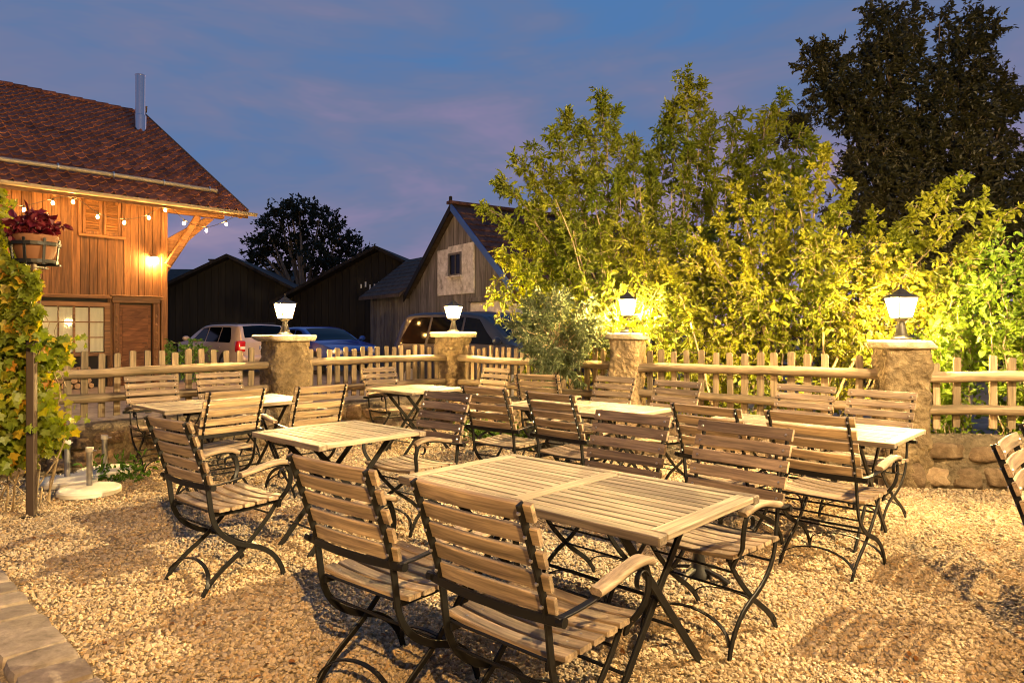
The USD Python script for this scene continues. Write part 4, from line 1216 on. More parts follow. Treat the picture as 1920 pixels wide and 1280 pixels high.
    def topglass(a, c, name, inset, nseg=12):
        g = []
        for u in np.linspace(0, 1, nseg):
            x = a + (c - a) * u; s = sec(x)
            wr = s[7][0] - inset
            dx = .02; sl_ = (float(ztop(x + dx)) - float(ztop(x - dx))) / (2 * dx)
            nrm_ = np.array([-sl_, 0, 1]) / math.hypot(sl_, 1)
            row = []
            for v_ in np.linspace(-1, 1, 9):
                zt = float(ztop(x)); zz = zt + .008 * (1 - abs(v_)) - .018 * max(0, (abs(v_) - .55) / .45)
                row.append(np.array([x, v_ * wr, zz]) + nrm_ * .010)
            g.append(row)
        g = np.array(g)
        i, j = np.meshgrid(np.arange(nseg - 1), np.arange(8), indexing='ij')
        qq = np.stack([i * 9 + j, (i + 1) * 9 + j, (i + 1) * 9 + j + 1, i * 9 + j + 1], -1).reshape(-1, 4)
        return part(name, MB().add(g.reshape(-1, 3), qq), 'car_glass', t, smooth=True)
    topglass(*ws, 'windscreen', .05)
    topglass(*rear_glass, 'rear_window', .06)
    # lamps, plates, bumper strip
    for sg in (-1, 1):
        if kind == 'estate':
            part('tail_light', MB().box((-e + .13, sg * (hw - .135), .83), (.24, .24, .34), bev=.04), 'lamp_red', t, smooth=50)
            part('reversing_light', MB().box((-e + .025, sg * (hw - .15), .80), (.035, .16, .10), bev=.012), 'lamp_clear', t)
        else:
            zz = .66 if kind == 'saloon' else .78
            part('headlight', MB().box((e - .16, sg * (hw - .24), zz), (.26, .34, .15), bev=.05, ax=rot_z(-sg * .35)), 'lamp_clear', t, smooth=50)
    if kind == 'estate':
        pl = part('number_plate', MB().box((-e - .012, 0.0, .80), (.016, .53, .118), bev=.004), 'plate_white', t)
        part('plate_band', MB().box((-e - .021, .243, .80), (.004, .042, .112)), 'plate_blue', pl)
        tx_ = meshkit.text_mesh('STS SE 1', .075, .003, True)
        tv_ = np.array(tx_.vertices); tv_[:, 0] *= .40 / np.ptp(tv_[:, 0])
        v2 = np.c_[-e - .020 - tv_[:, 2], .20 - tv_[:, 0], .765 + tv_[:, 1]]
        part('plate_text', trimesh.Trimesh(v2, tx_.faces, process=False), 'black_print', pl)
        part('bumper', MB().box((-e + .04, 0, .50), (.20, hw * 1.72, .20), bev=.06), paint, t, smooth=50)
        part('tailgate_badge', MB().box((-e - .004, 0.0, .945), (.012, .09, .05), bev=.01), 'chrome', t)
        part('roof_rail', MB().bar([(-1.6, .58, 1.50), (.2, .58, 1.50)], .03, .03).bar([(-1.6, -.58, 1.50), (.2, -.58, 1.50)], .03, .03), 'car_black', t)
    else:
        zz = .62 if kind == 'saloon' else .74
        part('grille', MB().box((e - .012, 0, zz), (.05, .72, .13), bev=.02), 'car_black', t)
        for q_ in range(3):
            part('grille_bar', MB().box((e + .016, 0, zz - .045 + q_ * .045), (.014, .70, .012)), 'chrome', t)
        part('number_plate', MB().box((e + .012, 0, .43), (.016, .52, .11), bev=.004), 'plate_white', t)
        part('bumper', MB().box((e - .09, 0, .40), (.22, hw * 1.74, .22), bev=.06), paint, t, smooth=50)
    part('interior', MB().box((-.2, 0, .75), (2.6, hw * 1.5, .2)), 'car_black', t)


vya = math.degrees(math.atan2(V[1], V[0]))
c1 = thing('parked_car', 'beige-pink estate car parked beside the timber house, seen from its rear corner', 'car', np.array([-8.72, 21.25, YARD_Z + .02]), vya + 180, 'cars parked beyond the fence')
car(c1, 'estate', 'car_pink_beige')
c2 = thing('parked_car', 'bright blue saloon car parked right of the beige estate, front towards us', 'car', np.array([-6.15, 21.6, YARD_Z + .02]), vya, 'cars parked beyond the fence')
car(c2, 'saloon', 'car_blue')
c3 = thing('parked_car', 'dark navy people carrier before the grey barn, windscreen right of the corner pillar', 'car', np.array([-.45, 14.5, YARD_Z - .03]), vya, 'cars parked beyond the fence')
car(c3, 'van', 'car_navy')
part('windscreen_sticker', MB().box((1.385, -.42, 1.185), (.05, .10, .05), ax=[(.83, 0, -.55), (0, 1, 0), (.55, 0, .83)]), 'sticker_green', c3)

# ------------------------------------------------------------------ leaves
LEAF2 = (np.array([(0, 0, 0), (.5, .45, .10), (0, 1, -.06), (-.5, .45, .10)]), np.array([(0, 1, 2), (0, 2, 3)]))
LEAF4 = (np.array([(0, 0, 0), (.42, .28, .08), (.40, .66, .06), (0, 1, -.10), (-.40, .66, .06), (-.42, .28, .08)]), np.array([(0, 1, 2), (0, 2, 3), (0, 3, 4), (0, 4, 5)]))
_vl = [(0, 0), (.16, -.10), (.50, .02), (.36, .22), (.58, .52), (.26, .58), (0, 1.0), (-.26, .58), (-.58, .52), (-.36, .22), (-.50, .02), (-.16, -.10)]
LEAFV = (np.array([(x, y, .16 * abs(x) - .12 * max(0, y - .6)) for x, y in _vl] + [(0, .35, -.02)]), np.array([(i, (i + 1) % 12, 12) for i in range(12)]))


def leaves(P, D, Nn, Ln, Wd, shape):
    """Mesh of leaves: P base, D direction, Nn face normal, lengths, widths."""
    D = D / (np.linalg.norm(D, axis=1, keepdims=True) + 1e-9)
    S = np.cross(D, Nn); S /= np.linalg.norm(S, axis=1, keepdims=True) + 1e-9
    N2 = np.cross(S, D)
    v, f = shape
    X = P[:, None] + v[None, :, :1] * (S * Wd[:, None])[:, None] + v[None, :, 1:2] * (D * Ln[:, None])[:, None] + v[None, :, 2:] * (N2 * Ln[:, None])[:, None]
    F = (f[None] + (np.arange(len(P)) * len(v))[:, None, None]).reshape(-1, 3)
    return X.reshape(-1, 3), F


def rnd_dir(n, r, up=0.0):
    d = r.normal(size=(n, 3)); d[:, 2] += up
    return d / np.linalg.norm(d, axis=1, keepdims=True)


def bez(a, b, c, n):
    t = np.linspace(0, 1, n)[:, None]
    return (1 - t) ** 2 * a + 2 * t * (1 - t) * b + t ** 2 * c


class Plant:
    def __init__(self, seed):
        self.r = np.random.default_rng(seed); self.P, self.D, self.stems, self.twigs = [], [], [], MB()

    def stem(self, base, tip, r0, bow=.25, lift=.2, n=12, wig=.04):
        r = self.r
        d = tip - base; L = np.linalg.norm(d)
        c = base + d * .5 + Z * L * lift + r.normal(size=3) * L * .05
        c[:2] = base[:2] + d[:2] * (.5 - bow)
        p = bez(base, c, tip, n)
        p[1:-1] += r.normal(size=(n - 2, 3)) * wig * .35
        self.stems.append(MB().tube(p, np.linspace(r0, r0 * .22, n), 6))
        return p

    def dress(self, p, t0, n_twig, tl, per, droop=.0, spread=1.0, along=.6, twig_r=.0022):
        """Twigs with leaves along the polyline p from t0 on."""
        r = self.r; n = len(p)
        for q in range(n_twig):
            t = t0 + (1 - t0) * r.random() ** .8
            k = min(int(t * (n - 1)), n - 2); u = t * (n - 1) - k
            o = p[k] + (p[k + 1] - p[k]) * u
            tan = p[k + 1] - p[k]; tan /= np.linalg.norm(tan) + 1e-9
            d = rnd_dir(1, r)[0] * spread + tan * along; d[2] -= droop; d /= np.linalg.norm(d)
            L = tl * r.uniform(.5, 1.2) * (1.1 - .55 * t)
            e = o + d * L + Z * (-droop * L * .4)
            self.twigs.tube(np.array([o, (o + e) / 2 + Z * .02 * L, e]), np.array([twig_r, twig_r * .8, twig_r * .4]), 3, up=(.3, .5, .8))
            m = max(2, int(per * r.uniform(.7, 1.3)))
            tt = r.uniform(.12, 1.05, m)[:, None]
            self.P.append(o + (e - o) * tt + r.normal(size=(m, 3)) * .010)
            self.D.append(rnd_dir(m, r) * .9 + d * .8 - Z * (.25 + droop))

    def cloud(self, c, rad, n_twig, tl, per, droop=.1):
        r = self.r; c = np.asarray(c, float)
        for q in range(n_twig):
            o = c + rnd_dir(1, r)[0] * np.asarray(rad) * r.random() ** .4
            d = (o - c) / (np.asarray(rad) + .01); d = d / (np.linalg.norm(d) + 1e-6) * .6 + rnd_dir(1, r)[0] * .8; d[2] += .15
            d /= np.linalg.norm(d)
            e = o + d * tl * r.uniform(.5, 1.2)
            self.twigs.tube(np.array([o, (o + e) / 2, e]), np.array([.003, .0025, .001]), 3, up=(.3, .5, .8))
            m = max(2, int(per * r.uniform(.6, 1.4)))
            tt = r.uniform(0, 1.05, m)[:, None]
            self.P.append(o + (e - o) * tt + r.normal(size=(m, 3)) * .018)
            self.D.append(rnd_dir(m, r) * .9 + d * .7 - Z * (.2 + droop))

    def build(self, t, leaf_mat, L, W, shape=LEAF4, stem_mat='stem', up=.6, stem_name='stem', leaf_name='foliage', twig_mat=None):
        r = self.r
        for s in self.stems:
            part(stem_name, s, stem_mat, t, smooth=50)
        if self.twigs.n:
            part('twigs', self.twigs, twig_mat or stem_mat, t, kind='stuff')
        P = np.vstack(self.P); D = np.vstack(self.D); n = len(P)
        v, f = leaves(P, D, rnd_dir(n, r, up), (q_ := np.clip(np.exp(r.normal(-.08, .34, n)), .35, 1.7)) * L, W * q_ * r.uniform(.75, 1.2, n), shape)
        part(leaf_name, (v, f), leaf_mat, t, kind='stuff')
        return n


GZ = YARD_Z
# ---- tall many-stemmed shrub behind the far right fence
wl = thing('tall_shrub', 'tall many-stemmed yellow-green shrub behind the leafy lantern, rising into the sky', 'shrub')
p = Plant(101); r = p.r
tips = [(908, 388, 10.4), (935, 335, 10.4), (968, 300, 10.6), (1000, 275, 10.8), (1035, 240, 10.8), (1062, 205, 11), (1095, 225, 11), (1128, 172, 11), (1150, 205, 11), (1185, 262, 11), (1215, 285, 11), (1245, 225, 11.2), (1262, 190, 11), (1288, 140, 11), (1312, 158, 11), (1340, 222, 11), (1382, 215, 11), (1412, 240, 10.8), (1448, 205, 10.8), (1470, 178, 11), (1500, 245, 10.8), (1525, 270, 10.6),
        (955, 420, 10.2), (1000, 385, 10.2), (1050, 335, 10.4), (940, 470, 10.0), (975, 500, 9.8), (1015, 455, 9.9), (1100, 320, 10.4), (1160, 330, 10.4), (1220, 350, 10.4), (1290, 270, 10.6), (1340, 320, 10.4), (1400, 330, 10.2), (1460, 300, 10.2), (1500, 350, 10.0), (1060, 420, 10.0), (1120, 430, 9.8), (1190, 430, 9.8), (1260, 420, 9.8), (1330, 430, 9.8)]
for i, (px, py, Y) in enumerate(tips):
    tip = at(px, py, Y)
    bx = np.interp(px, [900, 1150, 1350, 1520], [1150, 1180, 1300, 1420]) + r.uniform(-35, 35)
    b = at(bx, 640, Y - r.uniform(.3, 1.0)); b[2] = GZ
    q = p.stem(b, tip, r.uniform(.016, .026), bow=.16, lift=.12, n=14)
    tall = py < 300
    p.dress(q, .44 if tall else .36, 46, .36, 14, droop=.2, spread=.9, along=.7)
    p.dress(q, .72, 26, .30, 13, droop=.15, spread=.9, along=.8)
for i in range(16):     # bare canes in the middle
    bx = r.uniform(1130, 1420); Y = r.uniform(9.2, 10.2)
    b = at(bx, 640, Y); b[2] = GZ
    tip = at(bx + (bx - 1270) * r.uniform(.3, .9) + r.uniform(-40, 40), r.uniform(330, 480), Y + r.uniform(0, .5))
    q = p.stem(b, tip, r.uniform(.012, .022), bow=.1, lift=.1, n=10)
    p.dress(q, .6, 10, .3, 10, droop=.15)
for (px, py, Y, a, b_, n) in [(990, 560, 10.2, .35, .4, 40), (1050, 530, 10.0, .5, .5, 60), (1120, 520, 9.6, .5, .5, 70), (1090, 620, 9.3, .4, .35, 50), (1150, 590, 8.9, .35, .4, 60), (1220, 560, 8.8, .35, .45, 70), (1250, 620, 8.6, .4, .4, 70), (1280, 520, 9.2, .5, .5, 80), (1140, 690, 8.9, .35, .4, 50), (1340, 500, 9.4, .5, .5, 70), (1030, 690, 9.6, .4, .3, 40), (1190, 480, 9.7, .5, .5, 60), (940, 560, 10.8, .3, .3, 24)]:
    p.cloud(at(px, py, Y), (a, .35, b_), n, .26, 13)
# leaves that hang over the pillar beside its lantern
for (px, py, Y, a, b_, n) in [(1222, 565, 8.3, .13, .12, 16), (1150, 600, 8.35, .10, .10, 8), (1212, 605, 8.0, .14, .08, 14), (1165, 612, 7.95, .16, .04, 10)]:
    p.cloud(at(px, py, Y), (a, .10, b_), n, .14, 9)
n1 = p.build(wl, 'leaf_willow', .085, .030, LEAF4)

# ---- arching shrub in the middle right
sh = thing('arching_shrub', 'bushy golden shrub with long arching leafy shoots, left of the rightmost lantern', 'shrub')
p = Plant(202); r = p.r
tips = [(1545, 278, 8.3), (1500, 330, 8.3), (1590, 335, 8.2), (1455, 335, 8.4), (1418, 380, 8.4), (1808, 322, 7.9), (1765, 348, 8.0), (1850, 370, 7.7), (1908, 388, 7.5), (1872, 430, 7.5), (1845, 470, 7.4), (1640, 395, 8.1), (1690, 420, 8.0), (1380, 350, 8.6), (1345, 405, 8.6), (1300, 440, 8.5), (1560, 400, 8.2), (1520, 440, 8.0), (1600, 450, 7.9), (1740, 440, 7.8), (1460, 440, 8.2), (1390, 470, 8.2), (1800, 500, 7.4), (1660, 480, 7.7), (1250, 500, 8.5), (1475, 395, 8.3), (1720, 385, 8.0)]
for px, py, Y in tips:
    tip = at(px, py, Y)
    bx = np.interp(px, [1250, 1550, 1900], [1400, 1520, 1600]) + r.uniform(-60, 60)
    b = at(bx, 690, Y - r.uniform(-.2, .5)); b[2] = GZ
    q = p.stem(b, tip, r.uniform(.014, .024), bow=.10, lift=.16, n=16)
    p.dress(q, .38, 46, .20, 10, droop=.05, spread=1.0, along=.5)
    p.dress(q, .70, 22, .10, 8, droop=.05, spread=1.0, along=.5)
for i in range(150):
    px = r.uniform(1225, 1800); py = r.uniform(445, 800)
    if py < 445 + abs(px - 1520) * .25:
        continue
    if py > 640 and px > 1640:
        continue
    lo = np.interp(px, [1225, 1420, 1640, 1800], [8.5, 7.65, 6.75, 6.9]) + .30
    Y = lo + r.random() ** 1.3 * 1.0
    c = at(px, py, Y)
    if c[2] < .15:
        continue
    p.cloud(c, (.24, .2, .20), 15, .22, 11)
n2 = p.build(sh, 'leaf_shrub', .062, .036, LEAF4)

# ---- shrub on the far right
sr = thing('green_shrub', 'bright green loose shrub at the right edge, right of the rightmost lantern', 'shrub')
p = Plant(303); r = p.r
for i in range(34):
    px = r.uniform(1745, 2050); Y = r.uniform(6.5, 7.4)
    top = r.uniform(470, 600) if px > 1790 else r.uniform(540, 640)
    b = at(px + r.uniform(-30, 30), 800, Y); b[2] = GZ
    q = p.stem(b, at(px, top, Y), r.uniform(.007, .012), bow=.05, lift=.02, n=12)
    p.dress(q, .05, 40, .24, 9, droop=.08, spread=1.0, along=.5)
p.cloud(at(1890, 500, 7.1), (.45, .3, .25), 60, .22, 10)
p.cloud(at(1850, 600, 7.0), (.5, .3, .35), 80, .22, 10)
p.cloud(at(1800, 640, 7.2), (.35, .3, .3), 50, .22, 10)
n3 = p.build(sr, 'leaf_right', .062, .038, LEAF4)


# ---- dark tree, upper right
def tree(name, label, cat, base, trunk_r, clumps, leaf_mat, L, W, seed, per_twig=10, tl=.5, dens=26, forkz=.3, bark='bark', shape=LEAF2):
    t = thing(name, label, cat)
    p = Plant(seed); r = p.r
    top = np.mean([c[0] for c in clumps], 0)
    base = np.asarray(base, float)
    fork = base + (top - base) * forkz; fork[:2] = base[:2] * .75 + fork[:2] * .25
    part('trunk', MB().tube(bez(base, (base + fork) / 2 + r.normal(size=3) * .05, fork, 8), np.linspace(trunk_r, trunk_r * .62, 8), 10), bark, t, smooth=50)
    for c, rad in clumps:
        mid = (fork + c) / 2 + Z * np.linalg.norm(c - fork) * .08 + r.normal(size=3) * .12
        n = 9
        part('limb', MB().tube(bez(fork - Z * r.uniform(0, .3), mid, c, n), np.linspace(trunk_r * .34, trunk_r * .05, n), 6), bark, t, smooth=50)
        p.cloud(c, rad, int(dens * (np.prod(rad) ** (1 / 3)) ** 1.6), tl, per_twig, .05)
    p.build(t, leaf_mat, L, W, shape, bark, leaf_name='crown')
    return t


r = np.random.default_rng(44)
cl = []
for px, py, rp, Y in [(1540, 110, 40, 15.5), (1565, 165, 50, 15.3), (1600, 200, 55, 15), (1650, 60, 45, 15.4), (1660, 130, 60, 15), (1640, 250, 65, 14.6), (1710, 110, 34, 15.2), (1700, 40, 22, 15.4), (1720, 200, 65, 14.8), (1762, 40, 16, 15.5), (1800, 130, 55, 15.2), (1830, 60, 42, 15.4), (1850, 170, 50, 15), (1790, 230, 65, 14.8), (1860, 250, 45, 15), (1890, 190, 26, 15), (1720, 300, 75, 14.3), (1630, 330, 60, 14), (1800, 330, 75, 14), (1880, 330, 55, 14), (1680, 400, 75, 13.6), (1760, 420, 80, 13.4), (1850, 420, 70, 13.4), (1920, 430, 60, 13.4), (1700, 500, 80, 13), (1800, 520, 80, 13), (1900, 530, 80, 13), (1600, 430, 55, 13.4), (1960, 360, 60, 14), (1980, 480, 80, 13.4), (1480, 250, 24, 15), (1505, 235, 20, 15)]:
    c = at(px, py, Y); q = rp / FPX * Y
    cl.append((c, np.array([q * .80, q * .7, q * .95])))
tree('dark_tree', 'tall dark windblown tree behind the shrubs, upper right', 'tree', (9.0, 14.2, GZ), .20, cl, 'leaf_dark', .098, .050, 404, per_twig=32, tl=.38, dens=300, forkz=.2)

# ---- oak behind the black barns
cl = []
Yo = 44.0
for px, py, rp in [(500, 430, 22), (520, 405, 20), (545, 395, 22), (570, 400, 24), (600, 405, 22), (620, 415, 18), (480, 460, 20), (505, 465, 24), (540, 440, 26), (575, 440, 24), (610, 445, 22), (640, 440, 18), (655, 455, 16), (665, 470, 16), (630, 475, 22), (590, 478, 26), (550, 480, 26), (515, 495, 24), (475, 480, 14), (680, 466, 8), (560, 388, 12), (535, 392, 12), (470, 497, 16), (600, 500, 26), (645, 495, 20)]:
    c = at(px, py, Yo + r.uniform(-1, 1)); q = rp / FPX * Yo
    cl.append((c, np.array([q * .95, q * .9, q * .8])))
tree('oak_tree', 'round-crowned oak standing black against the dusk sky', 'tree', (-13.4, 44, GZ), .5, cl, 'leaf_oak', .22, .13, 505, per_twig=20, tl=.6, dens=60, forkz=.35)

# ---- dark hedge and trees that close the view on the right and left
hd = thing('dark_hedge', 'unlit hedge far behind the shrubs on the right', 'hedge')
p = Plant(606); r = p.r
for i in range(70):
    x = r.uniform(1.5, 19); y = 17.0 + r.uniform(0, 1.5) - .1 * x
    p.cloud((x, y, r.uniform(.4, 2.6)), (.7, .6, .6), 34, .4, 9)
p.build(hd, 'leaf_dark', .14, .075, LEAF2, 'bark')
bs = thing('low_bush', 'small dark bush between timber house corner and beige car', 'bush')
p = Plant(607); r = p.r
for px, py in ((330, 665), (350, 655), (372, 668), (340, 690), (365, 690)):
    p.cloud(at(px, py, 13.6), (.22, .2, .2), 24, .2, 9)
p.build(bs, 'leaf_ground', .075, .04, LEAF2, 'stem')

# ---- olive in its planter
OL = np.array([.52, 8.28, 0])
pot = thing('planter', 'square dark planter holding the olive tree', 'planter', OL + Z * .004, 12)
pw = MB()
for k in range(4):
    pw.box((rot_z(k * math.pi / 2) @ np.array([0, .265, .22])), (.556 if k % 2 == 0 else .504, .026, .44), ax=rot_z(k * math.pi / 2).T)
part('box', pw, 'planter_dark', pot)
part('rim', MB().box((0, .27, .445), (.60, .05, .03)).box((0, -.27, .445), (.60, .05, .03)).box((.275, 0, .445), (.05, .49, .03)).box((-.275, 0, .445), (.05, .49, .03)), 'planter_dark', pot)
part('soil', MB().box((0, 0, .38), (.50, .50, .04)), 'dark_inside', pot)
ol = thing('olive_tree', 'small silvery olive tree with round crown, standing in front of the fence', 'tree')
p = Plant(707); r = p.r
tb = OL + Z * .36; tt = at(1043, 655, 8.28)
part('trunk', MB().tube(bez(tb, (tb + tt) / 2 + np.array([.03, 0, 0]), tt, 9), np.linspace(.042, .026, 9), 10), 'bark', ol, smooth=50)
for i in range(60):
    a = r.uniform(0, 2 * math.pi); 
    px = 1045 + 92 * math.cos(a) * r.uniform(.35, 1); py = 622 + 78 * math.sin(a) * r.uniform(.35, 1)
    tip = at(px, py, 8.28 + r.uniform(-.5, .5))
    q = p.stem(tt - Z * r.uniform(0, .15), tip, .009, bow=.08, lift=.14, n=10)
    p.dress(q, .3, 13, .20, 14, droop=.12, spread=.8, along=.8, twig_r=.0018)
for px, py in ((1010, 550), (990, 565), (1105, 565), (1130, 600), (1142, 640), (1000, 572), (1060, 548), (960, 610)):
    q = p.stem(tt, at(px, py, 8.28 + r.uniform(-.2, .2)), .008, bow=.05, lift=.1, n=10)
    p.dress(q, .55, 16, .14, 14, droop=.0, spread=.7, along=.9, twig_r=.0016)
for px, py in ((1015, 735), (1022, 715), (1030, 745), (1010, 760), (1090, 715), (1075, 700)):     # hanging shoots
    q = p.stem(tt - Z * .05, at(px, py, 8.2), .006, bow=.3, lift=.05, n=10)
    p.dress(q, .5, 14, .12, 12, droop=.4, spread=.7, along=.6, twig_r=.0016)
p.build(ol, 'leaf_olive', .062, .0145, LEAF4, 'stem', leaf_name='crown')

# ---- vine on its post at the left edge
post_at = np.array([-3.68, 5.23, 0])
vp = thing('vine_post', 'brown square iron post wrapped by the climbing vine, carrying the flower holder', 'post', post_at, 10)
part('post', MB().box((0, 0, 1.0), (.058, .058, 2.0), bev=.006), 'rust_iron', vp)
part('foot_plate', MB().box((0, 0, .006), (.12, .12, .012)), 'iron', vp)
hc = at(66, 450, 5.30)
hl = np.array([hc[0], hc[1], 0]) - post_at; hl = rot_z(math.radians(-10)) @ hl
hold = MB()
for z, rr in ((1.955, .150), (2.09, .168)):
    th = np.linspace(0, 2 * math.pi, 25)
    hold.bar(np.c_[hl[0] + rr * np.cos(th), hl[1] + rr * np.sin(th), np.full(25, z)], .008, .028)
for k in range(8):
    a = k * math.pi / 4
    hold.bar([(hl[0] + .148 * math.cos(a), hl[1] + .148 * math.sin(a), 1.93), (hl[0] + .172 * math.cos(a), hl[1] + .172 * math.sin(a), 2.13)], .02, .008, up=(math.cos(a), math.sin(a), 0))
hold.bar([(0, 0, 1.9), (hl[0], hl[1], 1.93)], .03, .03).bar([(hl[0] - .18, hl[1], 1.93), (hl[0] + .18, hl[1], 1.93)], .03, .012).bar([(hl[0], hl[1] - .18, 1.92), (hl[0], hl[1] + .18, 1.92)], .03, .012)
part('basket_holder', hold, 'iron', vp)
bo = thing('flower_bowl', 'round terracotta bowl in the iron holder above the vine', 'flower pot', (hc[0], hc[1], 1.948))
part('bowl', MB().lathe([(.08, .0), (.112, .02), (.14, .10), (.15, .17), (.158, .195), (.154, .21), (.138, .21), (.132, .18), (.0, .17)], n=28), 'terracotta_pot', bo, smooth=50)
cf = thing('red_plant', 'dark red leafy plant filling the terracotta bowl', 'plant')
p = Plant(808); r = p.r
for k in range(34):
    a = r.uniform(0, 6.28); rr = r.uniform(.03, .20)
    tip = np.array([hc[0] + rr * math.cos(a), hc[1] + rr * math.sin(a), 2.15 + r.uniform(.02, .17) * (1.15 - rr * 2.4)])
    q = p.stem(np.array([hc[0], hc[1], 2.11]), tip, .005, bow=.1, lift=.2, n=6, wig=.01)
    p.dress(q, .6, 6, .05, 4, droop=.1, twig_r=.002)
p.build(cf, 'leaf_red', .062, .044, LEAF4, 'stem')

vn = thing('climbing_vine', 'climbing vine with yellowing leaves covering the post at the left edge', 'vine')
p = Plant(909); r = p.r
for k in range(16):
    b = np.array([post_at[0] + r.uniform(-.6, -.03), post_at[1] + r.uniform(.0, .35), 0.0])
    h = r.uniform(1.3, 2.5)
    x1 = post_at[0] + r.uniform(-.5, .05)
    q = p.stem(b, np.array([x1, b[1] + r.uniform(-.1, .2), h]), .008, bow=.2, lift=.0, n=14, wig=.10)
vines = p.stems
NL = 6500
hgt = r.uniform(.10, 1.0, NL) ** .85 * 2.55
px_lim = np.interp(hgt, [0, .3, .6, 1.0, 1.5, 1.9, 2.1, 2.6], [75, 100, 122, 132, 152, 160, 60, 20])
xr = (px_lim - 960) / FPX * 5.35
ph = meshkit.fbm(np.c_[hgt * 3.0, hgt * 0, hgt * 0 + 4], 3, 5)
xr = xr - .33 + ph * .26
xl = np.full(NL, -4.75)
X = xl + (xr - xl) * r.random(NL) ** .62
Yv = 5.30 + r.normal(size=NL) * .14 + np.where(X > -3.75, .10, .0)
front = (np.abs(X - post_at[0]) < .05) & (hgt < 1.45) & (Yv < 5.30)
Yv[front] = 5.32 + r.random(front.sum()) * .25
fr2 = (np.abs(X - post_at[0]) < .20) & (hgt >= 1.38)
Yv[fr2] = 5.08 + r.random(fr2.sum()) * .10
hi = (hgt > 1.98) & (X > -4.02)
keep = ~hi
P = np.c_[X, Yv, hgt][keep]
n = len(P)
D = rnd_dir(n, r) * .7 + np.array([.15, -.3, -.9]); Nn = rnd_dir(n, r) * 1.1 + np.array([.25, -1.0, .55])
Ln = .070 * r.uniform(.55, 1.25, n); Wd = Ln * r.uniform(.9, 1.1, n)
order = np.lexsort((-Ln * (P[:, 0] > -4.0),))
for s_ in vines:
    part('stem', s_, 'stem', vn, smooth=50)
for k in order[:300]:
    v, f = leaves(P[k:k + 1], D[k:k + 1], Nn[k:k + 1], Ln[k:k + 1], Wd[k:k + 1], LEAFV)
    part('leaf', (v, f), 'leaf_vine_piece', vn)
o2 = order[300:]
v, f = leaves(P[o2], D[o2], Nn[o2], Ln[o2], Wd[o2], LEAFV)
part('foliage', (v, f), 'leaf_vine', vn, kind='stuff')

# ---- weeds along the walls, fallen leaves
wd = meta(stage.DefinePrim('/World/weeds', 'Xform'), kind='stuff')
p = Plant(111); r = p.r
for px, py, Y, n in [(890, 812, 8.9, 26), (915, 806, 9.0, 26), (945, 812, 8.8, 20), (975, 815, 8.6, 14), (1105, 800, 8.2, 10), (265, 850, 6.7, 8), (225, 880, 6.5, 10), (195, 850, 6.7, 10), (240, 900, 6.4, 8), (1000, 830, 8.2, 8), (870, 818, 8.8, 14)]:
    c = at(px, py, Y); c[2] = .07
    p.cloud(c, (.14, .10, .08), n, .16, 8)
P = np.vstack(p.P); D = np.vstack(p.D); n = len(P)
v, f = leaves(P, D, rnd_dir(n, r, .8), .075 * r.uniform(.6, 1.3, n), .032 * r.uniform(.6, 1.2, n), LEAF4)
part('leaves', (v, f), 'leaf_ground', wd)
n = 420
Yl = r.uniform(2.2, 7.5, n); Xl = Yl * r.uniform(-.80, .80, n)
P = np.c_[Xl, Yl, np.full(n, .022)]
ok = np.array([(q[1] < np.interp(q[0], [-5, -2.86, -.89, 1.36, 3.62, 6], [6.3, 8.1, 9.8, 7.5, 5.9, 5.3])) for q in P])
P = P[ok]; n = len(P)
D = rnd_dir(n, r); D[:, 2] *= .2; Nn = rnd_dir(n, r, 2.2)
v, f = leaves(P, D, Nn, .034 * r.uniform(.6, 1.3, n), .022 * r.uniform(.6, 1.3, n), LEAF4)
fl = single('fallen_leaves', (v, f), 'leaf_litter', None, None)
meta(fl, kind='stuff')

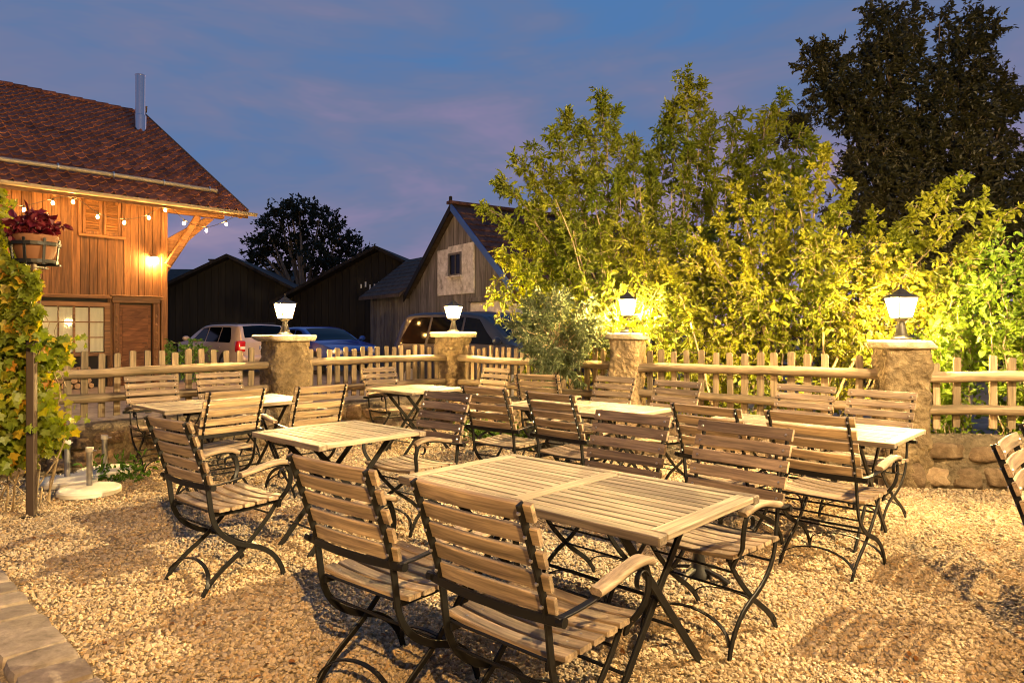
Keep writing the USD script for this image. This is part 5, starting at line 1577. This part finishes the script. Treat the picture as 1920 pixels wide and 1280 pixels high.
# ------------------------------------------------------------------ gravel stones
r = np.random.default_rng(77)
pi = UsdGeom.PointInstancer.Define(stage, '/World/gravel')
meta(pi.GetPrim(), kind='stuff')
protos = []
for k in range(5):
    v, f = stone((1.0, .76 + .08 * (k % 3), .40 + .06 * (k % 2)), 300 + k, 2.6 + .3 * k, .22, lo=True)
    usdkit.mesh(stage, f'/World/gravel/pebble_{k + 1:03d}', trimesh.Trimesh(v, f, process=False), M['pebble'], smooth=50)
    protos.append(f'/World/gravel/pebble_{k + 1:03d}')
pos = []
for y0, y1, dens in ((1.9, 3.2, 5600), (3.2, 4.4, 4600), (4.4, 5.6, 3200), (5.6, 7.2, 2000), (7.2, 9.6, 1000)):
    half = .80 * y1 + .15
    n = int((y1 - y0) * 2 * half * dens)
    q = np.c_[r.uniform(-half, half, n), r.uniform(y0, y1, n)]
    q = q[np.abs(q[:, 0]) < .80 * q[:, 1] + .15]
    pos.append(q)
q = np.vstack(pos)
lim = np.interp(q[:, 0], [-8, -4.43, -2.86, -.89, 1.36, 3.62, 7.6], [3.0, 6.85, 8.4, 10.2, 7.9, 6.15, 5.6])
rel = q - PAV0[:2]
in_pav = (rel @ U[:2] < .012 + .03 * r.normal(size=len(q)))
q = q[(q[:, 1] < lim) & ~in_pav]
n = len(q)
hz = .012 * (meshkit.fbm(np.c_[q * 2.2, np.zeros(n)], 3, 3) - .3) + r.uniform(-.004, .008, n)
sc = np.interp(q[:, 1], [2, 4.4, 7, 9], [.0078, .0090, .0125, .016]) * np.clip(np.exp(r.normal(0, .28, n)), .5, 1.9)
pi.CreatePrototypesRel().SetTargets(protos)
pi.CreateProtoIndicesAttr(Vt.IntArray.FromNumpy(r.integers(0, 5, n).astype(np.int32)))
pi.CreatePositionsAttr(Vt.Vec3fArray.FromNumpy(np.c_[q, hz].astype(np.float32)))
pi.CreateScalesAttr(Vt.Vec3fArray.FromNumpy((sc[:, None] * r.uniform(.85, 1.15, (n, 3))).astype(np.float32)))
qa = r.normal(size=(n, 4)) * np.array([1.0, .35, .35, 1.0]); qa /= np.linalg.norm(qa, axis=1, keepdims=True)
pi.CreateOrientationsAttr(Vt.QuathArray([Gf.Quath(float(a), float(b), float(c), float(d)) for a, b, c, d in qa]))
print('pebbles', n, 'leaves', n1, n2, n3)
